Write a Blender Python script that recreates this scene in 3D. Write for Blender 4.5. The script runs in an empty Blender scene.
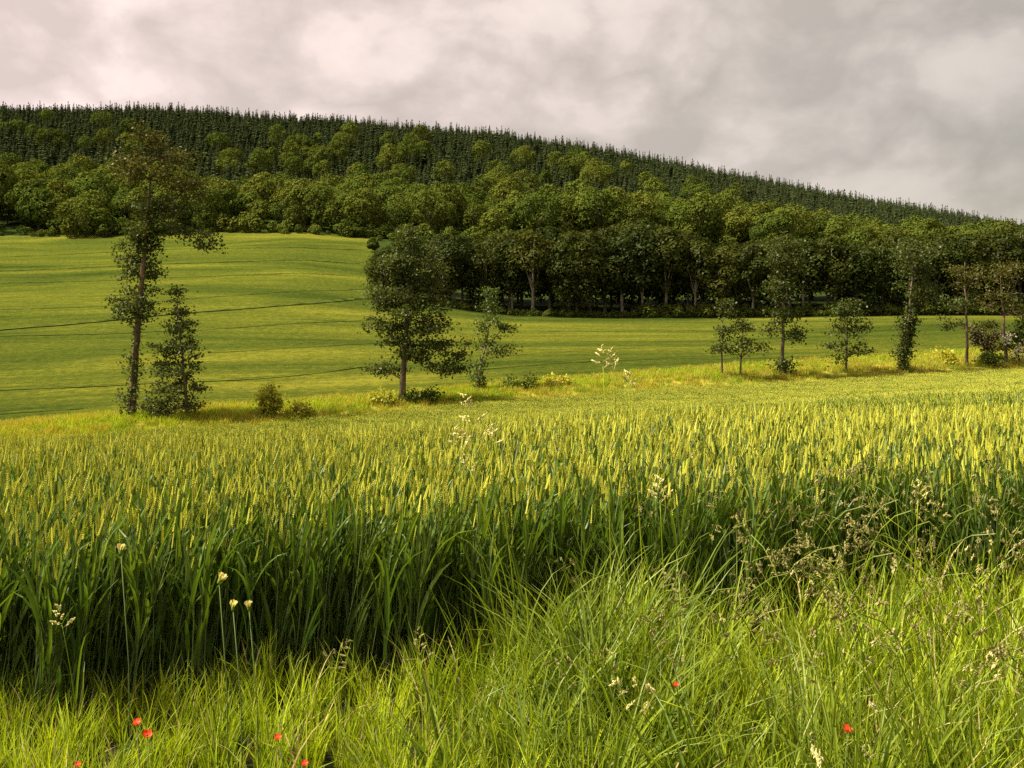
import bpy, math, random
import numpy as np
from mathutils import Vector

# ------------------------------------------------------------------ camera, sky, sun, exposure
SC = bpy.context.scene
COL = SC.collection
EYE, F, HZ = 1.65, 983.0, 290.0          # eye height, focal length in pixels, horizon row

cam_d = bpy.data.cameras.new('camera')
cam_d.sensor_width = 36.0
cam_d.lens = F * 36.0 / 1024.0
cam_d.shift_y = -(384.0 - HZ) / 1024.0
cam_d.clip_start = 0.05
cam_d.clip_end = 20000.0
cam = bpy.data.objects.new('camera', cam_d)
cam.location = (0, 0, EYE)
cam.rotation_euler = (math.radians(90), 0, 0)
COL.objects.link(cam)
SC.camera = cam

SUN_EL, SUN_AZ = math.radians(54), math.radians(-92)   # azimuth from +Y towards +X
SUN_STRENGTH, SKY_GAIN, EXPOSURE = 5.0, 0.318, 1.58

sun_d = bpy.data.lights.new('sun', 'SUN')
sun_d.energy = SUN_STRENGTH
sun_d.angle = math.radians(7.0)
sun_d.color = (1.0, 0.89, 0.66)
sun = bpy.data.objects.new('sun', sun_d)
to_sun = Vector((math.sin(SUN_AZ) * math.cos(SUN_EL), math.cos(SUN_AZ) * math.cos(SUN_EL), math.sin(SUN_EL)))
sun.rotation_euler = to_sun.to_track_quat('Z', 'Y').to_euler()
sun.location = (-20, 10, 60)
COL.objects.link(sun)

SC.view_settings.view_transform = 'Standard'
SC.view_settings.look = 'None'
SC.view_settings.exposure = EXPOSURE
SC.view_settings.gamma = 1.0
SC.view_settings.use_curve_mapping = False
SC.cycles.max_bounces = 5
SC.cycles.diffuse_bounces = 3
SC.cycles.glossy_bounces = 1
SC.cycles.transmission_bounces = 3
SC.cycles.use_denoising = False
SC.cycles.sample_clamp_indirect = 4.0
SC.cycles.caustics_reflective = False
SC.cycles.caustics_refractive = False


class NT:
    """Short hand for node trees."""
    def __init__(self, tree):
        self.t = tree
        tree.nodes.clear()

    def n(self, kind, **kw):
        nd = self.t.nodes.new(kind)
        for k, v in kw.items():
            if k.startswith('i_'):
                key = k[2:]
                nd.inputs[int(key) if key.isdigit() else key].default_value = v
            else:
                setattr(nd, k, v)
        return nd

    def l(self, a, b):
        self.t.links.new(a, b)

    def math(self, op, a, b=None, clamp=False):
        m = self.n('ShaderNodeMath', operation=op, use_clamp=clamp)
        for i, v in enumerate((a, b)):
            if v is None:
                continue
            if hasattr(v, 'is_linked'):
                self.l(v, m.inputs[i])
            else:
                m.inputs[i].default_value = v
        return m.outputs[0]

    def mix(self, fac, a, b, blend='MIX'):
        m = self.n('ShaderNodeMix', data_type='RGBA', blend_type=blend)
        for sock, v in ((m.inputs[0], fac), (m.inputs[6], a), (m.inputs[7], b)):
            if hasattr(v, 'is_linked'):
                self.l(v, sock)
            elif isinstance(v, (int, float)):
                sock.default_value = v
            else:
                sock.default_value = (*v[:3], 1.0)
        return m.outputs[2]

    def ramp(self, fac, stops, interp='LINEAR'):
        r = self.n('ShaderNodeValToRGB')
        r.color_ramp.interpolation = interp
        els = r.color_ramp.elements
        while len(els) < len(stops):
            els.new(0.5)
        for e, (p, c) in zip(els, stops):
            e.position = p
            e.color = (*c, 1.0) if len(c) == 3 else c
        self.l(fac, r.inputs[0])
        return r.outputs[0]


# world: overcast of stratocumulus, Nishita light showing through the thin parts
W = bpy.data.worlds.new('World')
SC.world = W
W.use_nodes = True
g = NT(W.node_tree)
tc = g.n('ShaderNodeTexCoord')
sep = g.n('ShaderNodeSeparateXYZ')
g.l(tc.outputs['Generated'], sep.inputs[0])
mp = g.n('ShaderNodeMapping', i_Scale=(1.0, 1.0, 1.35), i_Location=(2.37, 0.7, 0.35))
g.l(tc.outputs['Generated'], mp.inputs[0])
big = g.n('ShaderNodeTexNoise', i_Scale=4.2, i_Detail=9.0, i_Roughness=0.52, i_Distortion=0.15)
g.l(mp.outputs[0], big.inputs['Vector'])
mp2 = g.n('ShaderNodeMapping', i_Scale=(1.0, 1.0, 1.5), i_Location=(1.7, 0.6, 0.9))
g.l(tc.outputs['Generated'], mp2.inputs[0])
puff = g.n('ShaderNodeTexNoise', i_Scale=8.5, i_Detail=10.0, i_Roughness=0.58, i_Distortion=0.25)
g.l(mp2.outputs[0], puff.inputs['Vector'])
mp3 = g.n('ShaderNodeMapping', i_Scale=(1.0, 1.0, 1.3), i_Location=(0.2, 2.6, 1.4))
g.l(tc.outputs['Generated'], mp3.inputs[0])
bil = g.n('ShaderNodeTexNoise', i_Scale=6.5, i_Detail=7.0, i_Roughness=0.5, i_Distortion=0.2)
g.l(mp3.outputs[0], bil.inputs['Vector'])
billow = g.math('ABSOLUTE', g.math('MULTIPLY_ADD', bil.outputs[0], 2.0))
billow.node.inputs[0].links[0].from_node.inputs[2].default_value = -1.0
dens = g.math('ADD', g.math('ADD', g.math('MULTIPLY', big.outputs[0], 0.46), g.math('MULTIPLY', puff.outputs[0], 0.32)), g.math('MULTIPLY', billow, 0.46))
cloud = g.ramp(dens, [(0.37, (0.54, 0.48, 0.43)), (0.44, (0.635, 0.565, 0.515)), (0.475, (0.69, 0.615, 0.565)), (0.51, (0.77, 0.685, 0.635)), (0.59, (0.84, 0.75, 0.70))])
# the deck is thinner (brighter, pinker) to the west, heavier low in the east
west = g.math('MULTIPLY_ADD', sep.outputs['X'], -0.54)
west.node.inputs[2].default_value = 1.02
lift = g.math('ADD', west, g.math('MULTIPLY', sep.outputs['Z'], 0.75))
tint = g.mix(g.math('MULTIPLY_ADD', sep.outputs['X'], 1.0), (1, 1, 1), (1, 1, 1))
eastf = g.math('ADD', g.math('MULTIPLY', sep.outputs['X'], 1.1), 0.5, clamp=True)
tint = g.mix(eastf, (1.08, 0.955, 0.935), (1.0, 0.985, 0.905))
vm = g.n('ShaderNodeVectorMath', operation='SCALE')
g.l(g.mix(1.0, cloud, tint, 'MULTIPLY'), vm.inputs[0])
g.l(lift, vm.inputs['Scale'])
sky = g.n('ShaderNodeTexSky', sky_type='NISHITA', sun_disc=False, sun_elevation=SUN_EL, sun_rotation=SUN_AZ)
bg1 = g.n('ShaderNodeBackground', i_Strength=SKY_GAIN)
g.l(vm.outputs[0], bg1.inputs[0])
bg2 = g.n('ShaderNodeBackground', i_Strength=0.06)
g.l(sky.outputs[0], bg2.inputs[0])
ms = g.n('ShaderNodeMixShader', i_0=0.10)
g.l(bg1.outputs[0], ms.inputs[1])
g.l(bg2.outputs[0], ms.inputs[2])
wo = g.n('ShaderNodeOutputWorld')
g.l(ms.outputs[0], wo.inputs[0])

RNG = np.random.default_rng(11)
random.seed(5)

# ------------------------------------------------------------------ terrain
U = np.array([-1200, -300, 0, 150, 300, 400, 512, 600, 700, 850, 950, 1024, 1300, 2200], float)


def tab(us, vs):
    return np.interp(U, us, vs)


K12 = [-1200, -300, 0, 150, 300, 400, 512, 700, 850, 1024, 1300, 2200]
lipD = tab(K12, [48, 49, 52, 53.5, 57, 60, 64, 70, 75, 80, 88, 100])
EDGE_A, EDGE_B = 3.92, 0.30                  # wheat edge: y = A + B x


def edge_y(x):
    return np.clip(EDGE_A + EDGE_B * np.asarray(x, float), 2.7, 5.6)


def wdt(y):
    return np.sqrt(np.asarray(y, float) ** 2 + 36.0)


_ex = np.linspace(-14, 14, 400)
_eu = 512 + F * _ex / wdt(edge_y(_ex))
edgeD = np.interp(U, _eu, edge_y(_ex))


def zof(py, d):
    return EYE - (np.asarray(py) - HZ) / F * d


WH = 0.76                                     # height of the wheat
FEAT = []
ones = np.ones_like(U)
FEAT.append((-60 * ones, -0.2 * ones))
FEAT.append((1.0 * ones, 0.0 * ones))
FEAT.append((edgeD, 0.14 * ones))
FEAT.append((14 * ones, zof(tab(K12, [478, 470, 463, 453, 443, 437, 430, 419, 412, 404, 394, 382]), 14) - WH))
FEAT.append((lipD, zof(tab(K12, [470, 452, 440, 427, 418, 408, 398, 385, 377, 367, 352, 330]), lipD) - WH))
FEAT.append((lipD + 5, zof(tab(K12, [462, 444, 431, 418, 409, 402, 391, 377, 371, 362, 350, 328]), lipD + 5)))
dd = lipD + tab([-1200, 500, 1024, 2200], [11, 11, 17, 20])
FEAT.append((dd, zof(tab(K12, [455, 438, 425, 411, 402, 394, 384, 369, 358, 346, 335, 315]), dd)))
FEAT.append((175 * ones, zof(tab(K12, [310, 302, 298, 295, 297, 305, 316, 317, 317, 316, 310, 300]), 175)))
FEAT.append((300 * ones, zof(tab(K12, [240, 236, 235, 233, 232, 238, 246, 248, 251, 262, 272, 284]), 300)))
FEAT.append((400 * ones, zof(tab(K12, [200, 195, 192, 197, 212, 216, 220, 234, 256, 266, 274, 285]), 400)))
z8 = zof(np.interp(U, [-1200, -300, 0, 150, 300, 400, 512, 600, 700, 800, 900, 960, 1024, 1300, 2200],
                   [134, 133, 132, 131, 138, 145, 155, 168, 186, 205, 219, 229, 241, 285, 300]), 850)
FEAT.append((850 * ones, z8))
FEAT.append((1300 * ones, z8 - 45))
FEAT.append((9000 * ones, 0 * ones))
NF = len(FEAT)
I_EDGE, I_LIP, I_STRIP, I_F2, I_BELT, I_WOOD = 2, 4, 5, 6, 7, 8


def feat_d(k, u):
    return np.interp(u, U, FEAT[k][0])


def ground_z(x, y):
    x = np.atleast_1d(np.asarray(x, float))
    y = np.atleast_1d(np.asarray(y, float))
    u = 512 + F * x / wdt(y)
    D = [np.interp(u, U, f[0]) for f in FEAT]
    Z = [np.interp(u, U, f[1]) for f in FEAT]
    s = [(Z[k + 1] - Z[k]) / (D[k + 1] - D[k]) for k in range(NF - 1)]
    m = [s[0]]
    for k in range(1, NF - 1):
        a, b = s[k - 1], s[k]
        m.append(np.where(a * b > 0, 2 * a * b / (a + b + 1e-12 * np.sign(a + b + 1e-30)), 0.0))
    m.append(s[-1])
    out = Z[0].copy()
    for k in range(NF - 1):
        h = D[k + 1] - D[k]
        t = np.clip((y - D[k]) / h, 0, 1)
        hz = ((1 + 2 * t) * (1 - t) ** 2 * Z[k] + t * (1 - t) ** 2 * h * m[k]
              + t * t * (3 - 2 * t) * Z[k + 1] + t * t * (t - 1) * h * m[k + 1])
        out = np.where(y >= D[k], hz, out)
    amp = np.clip((y - 60) / 120, 0, 1) * 0.35
    out = out + amp * (np.sin(x * 0.055 + y * 0.021) + 0.6 * np.sin(x * 0.021 - y * 0.067 + 1.3))
    return out


def gz(x, y):
    return float(ground_z(x, y)[0])


def unproject(u, py, d0, d1=420.0):
    """First ground point seen in the direction of pixel (u, py), from depth d0 on."""
    ds = np.linspace(d0, d1, 2500)
    xs = (u - 512) / F * ds
    p = HZ - F * (ground_z(xs, ds) - EYE) / ds
    hit = np.nonzero(p <= py)[0]
    i = hit[0] if len(hit) else -1
    return xs[i], ds[i]


# ------------------------------------------------------------------ mesh helpers
def mesh_np(name, V, faces, mats, midx=None, tint=None, smooth=False):
    """faces: array (n, k) of one polygon size, or a list of such arrays."""
    if not isinstance(faces, list):
        faces = [faces]
    faces = [np.asarray(f, np.int32) for f in faces if len(f)]
    me = bpy.data.meshes.new(name)
    V = np.asarray(V, np.float32)
    me.vertices.add(len(V))
    me.vertices.foreach_set('co', V.ravel())
    loops = np.concatenate([f.ravel() for f in faces])
    sizes = np.concatenate([np.full(len(f), f.shape[1], np.int32) for f in faces])
    me.loops.add(len(loops))
    me.loops.foreach_set('vertex_index', loops)
    me.polygons.add(len(sizes))
    starts = np.concatenate([[0], np.cumsum(sizes)[:-1]]).astype(np.int32)
    me.polygons.foreach_set('loop_start', starts)
    for m in mats:
        me.materials.append(m)
    if midx is not None:
        me.polygons.foreach_set('material_index', np.asarray(midx, np.int32))
    me.update(calc_edges=True)
    if smooth:
        me.polygons.foreach_set('use_smooth', np.ones(len(sizes), bool))
    if tint is not None:
        a = me.attributes.new('tint', 'FLOAT', 'FACE')
        a.data.foreach_set('value', np.asarray(tint, np.float32))
    me.validate()
    return me


class MB:
    """Collects polygons of mixed size with a material index and a tint each."""
    def __init__(self):
        self.v, self.f, self.m, self.t = [], [], [], []

    def poly(self, pts, m=0, t=0.5):
        b = len(self.v)
        self.v += [tuple(p) for p in pts]
        self.f.append(tuple(range(b, b + len(pts))))
        self.m.append(m)
        self.t.append(t)

    def tube(self, pts, rad, sides=5, m=0, t=0.5, cap=True):
        pts = [Vector(p) for p in pts]
        b = len(self.v)
        n = len(pts)
        ref = Vector((0.31, 0.95, 0.05)).normalized()
        for i, p in enumerate(pts):
            d = (pts[min(i + 1, n - 1)] - pts[max(i - 1, 0)])
            d = d.normalized() if d.length > 1e-9 else Vector((0, 0, 1))
            a = d.cross(ref)
            if a.length < 1e-4:
                a = d.cross(Vector((1, 0, 0)))
            a.normalize()
            c = d.cross(a)
            for k in range(sides):
                w = 2 * math.pi * k / sides
                self.v.append(tuple(p + (a * math.cos(w) + c * math.sin(w)) * rad[i]))
        for i in range(n - 1):
            for k in range(sides):
                k2 = (k + 1) % sides
                self.f.append((b + i * sides + k, b + i * sides + k2, b + (i + 1) * sides + k2, b + (i + 1) * sides + k))
                self.m.append(m)
                self.t.append(t)
        if cap:
            self.f.append(tuple(b + (n - 1) * sides + k for k in range(sides)))
            self.m.append(m)
            self.t.append(t)

    def blade(self, pts, widths, side, m=0, t=0.5, fold=0.25):
        """A leaf blade: two strips meeting in a keel."""
        b = len(self.v)
        n = len(pts)
        side = Vector(side)
        for i in range(n):
            p = Vector(pts[i])
            d = Vector(pts[min(i + 1, n - 1)]) - Vector(pts[max(i - 1, 0)])
            up = side.cross(d)
            if up.length > 1e-9:
                up.normalize()
            w = widths[i] * 0.5
            self.v += [tuple(p - side * w + up * w * fold), tuple(p - up * w * fold), tuple(p + side * w + up * w * fold)]
        for i in range(n - 1):
            o = b + 3 * i
            self.f += [(o, o + 1, o + 4, o + 3), (o + 1, o + 2, o + 5, o + 4)]
            self.m += [m, m]
            self.t += [t, t]

    def lozenge(self, c, axis, ln, w, m=0, t=0.5, sides=4):
        c, axis = Vector(c), Vector(axis).normalized()
        a = axis.cross(Vector((0.3, 0.2, 0.93)))
        if a.length < 1e-3:
            a = axis.cross(Vector((1, 0, 0)))
        a.normalize()
        d = axis.cross(a)
        b = len(self.v)
        self.v.append(tuple(c - axis * ln * 0.5))
        for k in range(sides):
            w_ = 2 * math.pi * k / sides
            self.v.append(tuple(c + (a * math.cos(w_) + d * math.sin(w_)) * w * 0.5 - axis * ln * 0.08))
        self.v.append(tuple(c + axis * ln * 0.5))
        for k in range(sides):
            k2 = (k + 1) % sides
            self.f += [(b, b + 1 + k2, b + 1 + k), (b + 1 + k, b + 1 + k2, b + 1 + sides)]
            self.m += [m, m]
            self.t += [t, t]

    def mesh(self, name, mats, smooth=False):
        me = bpy.data.meshes.new(name)
        me.from_pydata(self.v, [], self.f)
        for m in mats:
            me.materials.append(m)
        me.polygons.foreach_set('material_index', np.array(self.m, np.int32))
        if smooth:
            me.polygons.foreach_set('use_smooth', np.ones(len(self.f), bool))
        a = me.attributes.new('tint', 'FLOAT', 'FACE')
        a.data.foreach_set('value', np.array(self.t, np.float32))
        me.update()
        return me


def leaf_quads(C, N, size, rng, aspect=0.62):
    """Rhombic leaves at C facing N. Returns verts and quads."""
    n = len(C)
    N = N / (np.linalg.norm(N, axis=1, keepdims=True) + 1e-9)
    R = rng.normal(size=(n, 3))
    A = np.cross(N, R)
    A /= np.linalg.norm(A, axis=1, keepdims=True) + 1e-9
    B = np.cross(N, A)
    s = np.asarray(size).reshape(-1, 1) if np.ndim(size) else np.full((n, 1), size)
    V = np.stack([C - A * s * 0.5, C + B * s * 0.5 * aspect, C + A * s * 0.5, C - B * s * 0.5 * aspect], 1).reshape(-1, 3)
    Fq = np.arange(4 * n).reshape(n, 4)
    return V, Fq


def link(name, me, parent=None, loc=None):
    o = bpy.data.objects.new(name, me)
    COL.objects.link(o)
    if parent:
        o.parent = parent
    if loc is not None:
        o.location = loc
    return o


def tag(o, label=None, cat=None, group=None, kind=None):
    if label: o['label'] = label
    if cat: o['category'] = cat
    if group: o['group'] = group
    if kind: o['kind'] = kind
    return o


def copy_thing(root):
    r = root.copy()
    COL.objects.link(r)
    for ch in root.children:
        c = ch.copy()
        COL.objects.link(c)
        c.parent = r
    return r


# ------------------------------------------------------------------ materials
def leaf_mat(name, c1, c2, trans=0.35, gloss=0.03, rough=0.45, objvar=0.5, tcol=None, hue=0.0):
    m = bpy.data.materials.new(name)
    m.use_nodes = True
    g = NT(m.node_tree)
    at = g.n('ShaderNodeAttribute', attribute_name='tint')
    oi = g.n('ShaderNodeObjectInfo')
    f = g.math('ADD', g.math('MULTIPLY', at.outputs['Fac'], 1 - objvar), g.math('MULTIPLY', oi.outputs['Random'], objvar))
    col = g.mix(f, c1, c2)
    if hue:
        wn = g.n('ShaderNodeTexWhiteNoise', noise_dimensions='1D')
        g.l(g.math('MULTIPLY', oi.outputs['Random'], 37.7), wn.inputs['W'])
        hs = g.n('ShaderNodeHueSaturation', i_Value=1.0, i_Saturation=1.0)
        g.l(g.math('ADD', g.math('MULTIPLY', wn.outputs['Value'], 2 * hue), 0.5 - hue), hs.inputs['Hue'])
        g.l(col, hs.inputs['Color'])
        col = hs.outputs[0]
    d = g.n('ShaderNodeBsdfDiffuse')
    g.l(col, d.inputs[0])
    t = g.n('ShaderNodeBsdfTranslucent')
    g.l(g.mix(1.0, col, tcol or (1.25, 1.25, 0.55), 'MULTIPLY'), t.inputs[0])
    mx = g.n('ShaderNodeMixShader', i_0=trans)
    g.l(d.outputs[0], mx.inputs[1])
    g.l(t.outputs[0], mx.inputs[2])
    gl = g.n('ShaderNodeBsdfGlossy', i_Roughness=rough)
    gl.inputs[0].default_value = (0.9, 0.9, 0.9, 1)
    m2 = g.n('ShaderNodeMixShader', i_0=gloss)
    g.l(mx.outputs[0], m2.inputs[1])
    g.l(gl.outputs[0], m2.inputs[2])
    out = g.n('ShaderNodeOutputMaterial')
    g.l(m2.outputs[0], out.inputs[0])
    return m


def noisy_mat(name, stops, scale=4.0, detail=8.0, rough=0.9, bump=0.0, bscale=None, stretch=(1, 1, 1), bdist=0.05):
    m = bpy.data.materials.new(name)
    m.use_nodes = True
    g = NT(m.node_tree)
    tc = g.n('ShaderNodeTexCoord')
    mp = g.n('ShaderNodeMapping', i_Scale=stretch)
    g.l(tc.outputs['Object'], mp.inputs[0])
    nz = g.n('ShaderNodeTexNoise', i_Scale=scale, i_Detail=detail, i_Roughness=0.6)
    g.l(mp.outputs[0], nz.inputs['Vector'])
    col = g.ramp(nz.outputs[0], stops)
    b = g.n('ShaderNodeBsdfPrincipled', i_Roughness=rough)
    b.inputs['Specular IOR Level'].default_value = 0.03
    g.l(col, b.inputs['Base Color'])
    if bump:
        n2 = g.n('ShaderNodeTexNoise', i_Scale=bscale or scale * 3, i_Detail=6.0, i_Roughness=0.65)
        g.l(mp.outputs[0], n2.inputs['Vector'])
        bp = g.n('ShaderNodeBump', i_Strength=bump, i_Distance=bdist)
        g.l(n2.outputs[0], bp.inputs['Height'])
        g.l(bp.outputs[0], b.inputs['Normal'])
    out = g.n('ShaderNodeOutputMaterial')
    g.l(b.outputs[0], out.inputs[0])
    return m


def field_mat(name):
    """Far standing crop: fine grain of ears, drilling bands and broad paler and darker patches."""
    m = bpy.data.materials.new(name)
    m.use_nodes = True
    g = NT(m.node_tree)
    tc = g.n('ShaderNodeTexCoord')
    fine = g.n('ShaderNodeTexNoise', i_Scale=1.3, i_Detail=7.0, i_Roughness=0.8)
    g.l(tc.outputs['Object'], fine.inputs['Vector'])
    mp = g.n('ShaderNodeMapping', i_Scale=(0.012, 0.040, 0.02), i_Rotation=(0, 0, 0.16))
    g.l(tc.outputs['Object'], mp.inputs[0])
    band = g.n('ShaderNodeTexNoise', i_Scale=1.0, i_Detail=6.0, i_Roughness=0.6, i_Distortion=1.0)
    g.l(mp.outputs[0], band.inputs['Vector'])
    mp3 = g.n('ShaderNodeMapping', i_Scale=(0.05, 0.7, 0.05), i_Rotation=(0, 0, 0.2))
    g.l(tc.outputs['Object'], mp3.inputs[0])
    rows = g.n('ShaderNodeTexNoise', i_Scale=1.0, i_Detail=3.0, i_Roughness=0.6)
    g.l(mp3.outputs[0], rows.inputs['Vector'])
    f = g.math('ADD', g.math('MULTIPLY', band.outputs[0], 0.44), g.math('ADD', g.math('MULTIPLY', fine.outputs[0], 0.42), g.math('MULTIPLY', rows.outputs[0], 0.14)))
    col = g.ramp(f, [(0.36, (0.014, 0.026, 0.005)), (0.45, (0.035, 0.050, 0.008)), (0.52, (0.062, 0.074, 0.010)), (0.62, (0.140, 0.138, 0.017))])
    d = g.n('ShaderNodeBsdfPrincipled', i_Roughness=0.9)
    d.inputs['Specular IOR Level'].default_value = 0.0
    g.l(col, d.inputs['Base Color'])
    bp = g.n('ShaderNodeBump', i_Strength=0.9, i_Distance=0.35)
    g.l(fine.outputs[0], bp.inputs['Height'])
    g.l(bp.outputs[0], d.inputs['Normal'])
    out = g.n('ShaderNodeOutputMaterial')
    g.l(d.outputs[0], out.inputs[0])
    return m


M_SOIL = noisy_mat('verge soil', [(0.35, (0.016, 0.020, 0.006)), (0.6, (0.045, 0.045, 0.015))], 9, bump=0.6)
M_WSOIL = noisy_mat('wheat soil', [(0.35, (0.030, 0.036, 0.010)), (0.65, (0.07, 0.075, 0.02))], 5, bump=0.6)
M_STRIP = noisy_mat('rough grass', [(0.38, (0.10, 0.13, 0.02)), (0.5, (0.20, 0.20, 0.03)), (0.62, (0.34, 0.28, 0.05))], 0.8, bump=0.8, bscale=4, bdist=0.2)
M_FIELD = field_mat('far crop')
M_FLOOR = noisy_mat('forest floor', [(0.4, (0.010, 0.020, 0.003)), (0.6, (0.026, 0.040, 0.005))], 0.3)
M_TRACK = noisy_mat('wheeling soil', [(0.4, (0.014, 0.026, 0.004)), (0.58, (0.055, 0.070, 0.008))], 0.5)

M_WLEAF = leaf_mat('wheat leaf', (0.035, 0.078, 0.010), (0.13, 0.19, 0.020), trans=0.35, gloss=0.016, objvar=0.4)
M_WSTEM = leaf_mat('wheat stem', (0.055, 0.10, 0.03), (0.16, 0.21, 0.06), trans=0.15, gloss=0.016, objvar=0.4)
M_EAR = leaf_mat('wheat ear', (0.22, 0.29, 0.026), (0.66, 0.63, 0.075), trans=0.22, gloss=0.02, objvar=0.45, tcol=(1.2, 1.1, 0.6))
M_GRASS = leaf_mat('verge grass', (0.05, 0.105, 0.007), (0.44, 0.52, 0.022), trans=0.38, gloss=0.016, objvar=0.45)
M_LUSH = leaf_mat('lush grass', (0.055, 0.105, 0.012), (0.24, 0.30, 0.022), trans=0.4, gloss=0.016, objvar=0.4)
M_STRAW = leaf_mat('straw', (0.26, 0.20, 0.07), (0.48, 0.40, 0.17), trans=0.2, gloss=0.03)
M_SEED = leaf_mat('seed head', (0.15, 0.14, 0.045), (0.36, 0.33, 0.11), trans=0.2, gloss=0.02)
M_SEEDP = leaf_mat('pale seed head', (0.52, 0.50, 0.18), (0.76, 0.70, 0.34), trans=0.3, gloss=0.02)
M_DRY = leaf_mat('dry meadow grass', (0.20, 0.21, 0.02), (0.46, 0.37, 0.045), trans=0.35, gloss=0.02)
M_BARK = noisy_mat('bark', [(0.35, (0.05, 0.042, 0.03)), (0.65, (0.17, 0.13, 0.085))], 3.0, bump=0.7, bscale=9, stretch=(1, 1, 0.3))
M_BARKR = noisy_mat('reddish bark', [(0.35, (0.055, 0.042, 0.028)), (0.65, (0.17, 0.115, 0.07))], 3.0, bump=0.7, bscale=9, stretch=(1, 1, 0.3))
M_BARKP = noisy_mat('pale bark', [(0.35, (0.10, 0.09, 0.065)), (0.65, (0.27, 0.23, 0.17))], 2.0, bump=0.5, stretch=(1, 1, 0.3))
M_ALDER = leaf_mat('alder leaf', (0.022, 0.038, 0.010), (0.075, 0.090, 0.018), trans=0.25, gloss=0.010, objvar=0.3)
M_BRONZE = leaf_mat('bronze leaf', (0.030, 0.036, 0.009), (0.088, 0.084, 0.016), trans=0.25, gloss=0.010, objvar=0.3)
M_YOUNG = leaf_mat('young leaf', (0.035, 0.060, 0.012), (0.10, 0.13, 0.025), trans=0.3, gloss=0.010, objvar=0.3)
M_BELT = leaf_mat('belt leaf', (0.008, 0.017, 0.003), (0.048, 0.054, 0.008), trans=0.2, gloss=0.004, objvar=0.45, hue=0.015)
M_HILL = leaf_mat('hill broadleaf', (0.024, 0.042, 0.008), (0.104, 0.122, 0.019), trans=0.15, gloss=0.0, objvar=0.5, hue=0.012)
M_CONI = leaf_mat('conifer needle', (0.014, 0.024, 0.010), (0.042, 0.052, 0.019), trans=0.05, gloss=0.0, objvar=0.5, hue=0.012)  # dark foliage colour also carries the cloud shadow on the hill
M_CONIT = leaf_mat('conifer shoot', (0.022, 0.034, 0.012), (0.050, 0.062, 0.020), trans=0.05, gloss=0.0, objvar=0.5)
M_BUSHY = leaf_mat('yellow bush leaf', (0.20, 0.22, 0.02), (0.44, 0.40, 0.04), trans=0.42, gloss=0.02)
M_PALEB = leaf_mat('grey green bush leaf', (0.10, 0.14, 0.03), (0.24, 0.27, 0.05), trans=0.4, gloss=0.0)
M_BROWN = leaf_mat('brown shrub leaf', (0.034, 0.030, 0.013), (0.085, 0.066, 0.026), trans=0.2, gloss=0.02)
M_WHITE = leaf_mat('white blossom', (0.55, 0.52, 0.42), (0.80, 0.76, 0.66), trans=0.2, gloss=0.0)
M_POPPY = leaf_mat('poppy petal', (0.45, 0.030, 0.008), (0.68, 0.085, 0.012), trans=0.35, gloss=0.02, tcol=(1.2, 0.8, 0.5))
M_DARK = leaf_mat('poppy heart', (0.012, 0.010, 0.010), (0.03, 0.025, 0.02), trans=0.0)
M_CREAM = leaf_mat('cream petal', (0.50, 0.45, 0.20), (0.70, 0.62, 0.33), trans=0.3, gloss=0.0)

# ------------------------------------------------------------------ the ground sheet
cols = np.concatenate([np.linspace(-1200, -150, 22)[:-1], np.linspace(-150, 1174, 150), np.linspace(1174, 2200, 22)[1:]])
nsub = [6, 6, 10, 24, 5, 5, 44, 24, 18, 40, 6, 6]
mat_of = [0, 0, 1, 1, 2, 2, 3, 3, 4, 4, 4, 4]
rowsD, rmat = [], []
for k in range(NF - 1):
    d0, d1 = np.interp(cols, U, FEAT[k][0]), np.interp(cols, U, FEAT[k + 1][0])
    for j in range(nsub[k]):
        rowsD.append(d0 + (d1 - d0) * j / nsub[k])
        rmat.append(mat_of[k])
rowsD.append(np.interp(cols, U, FEAT[-1][0]))
Y = np.array(rowsD)
X = (cols[None, :] - 512) / F * wdt(Y)
Zg = ground_z(X.ravel(), Y.ravel()).reshape(Y.shape)
V = np.stack([X, Y, Zg], -1).reshape(-1, 3)
nr, nc = Y.shape
ii, jj = np.meshgrid(np.arange(nr - 1), np.arange(nc - 1), indexing='ij')
q = np.stack([ii * nc + jj, ii * nc + jj + 1, (ii + 1) * nc + jj + 1, (ii + 1) * nc + jj], -1).reshape(-1, 4)
mi = np.repeat(np.array(rmat), nc - 1)
# behind the belt (right of its left end) the strip between belt and hill wood is woodland floor except one far meadow
cu = np.tile(0.5 * (cols[1:] + cols[:-1]), nr - 1)
rk = np.repeat(np.arange(nr - 1), nc - 1)
ymid = np.repeat(0.5 * (Y[1:] + Y[:-1]).mean(1), nc - 1)
mi = np.where((mi == 3) & (cu > 376) & (ymid > 173) & ~((cu > 790) & (cu < 880) & (ymid > 262)), 4, mi)
terrain = link('terrain', mesh_np('terrain', V, q, [M_SOIL, M_WSOIL, M_STRIP, M_FIELD, M_FLOOR], mi, smooth=True))
tag(terrain, kind='structure')


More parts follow.
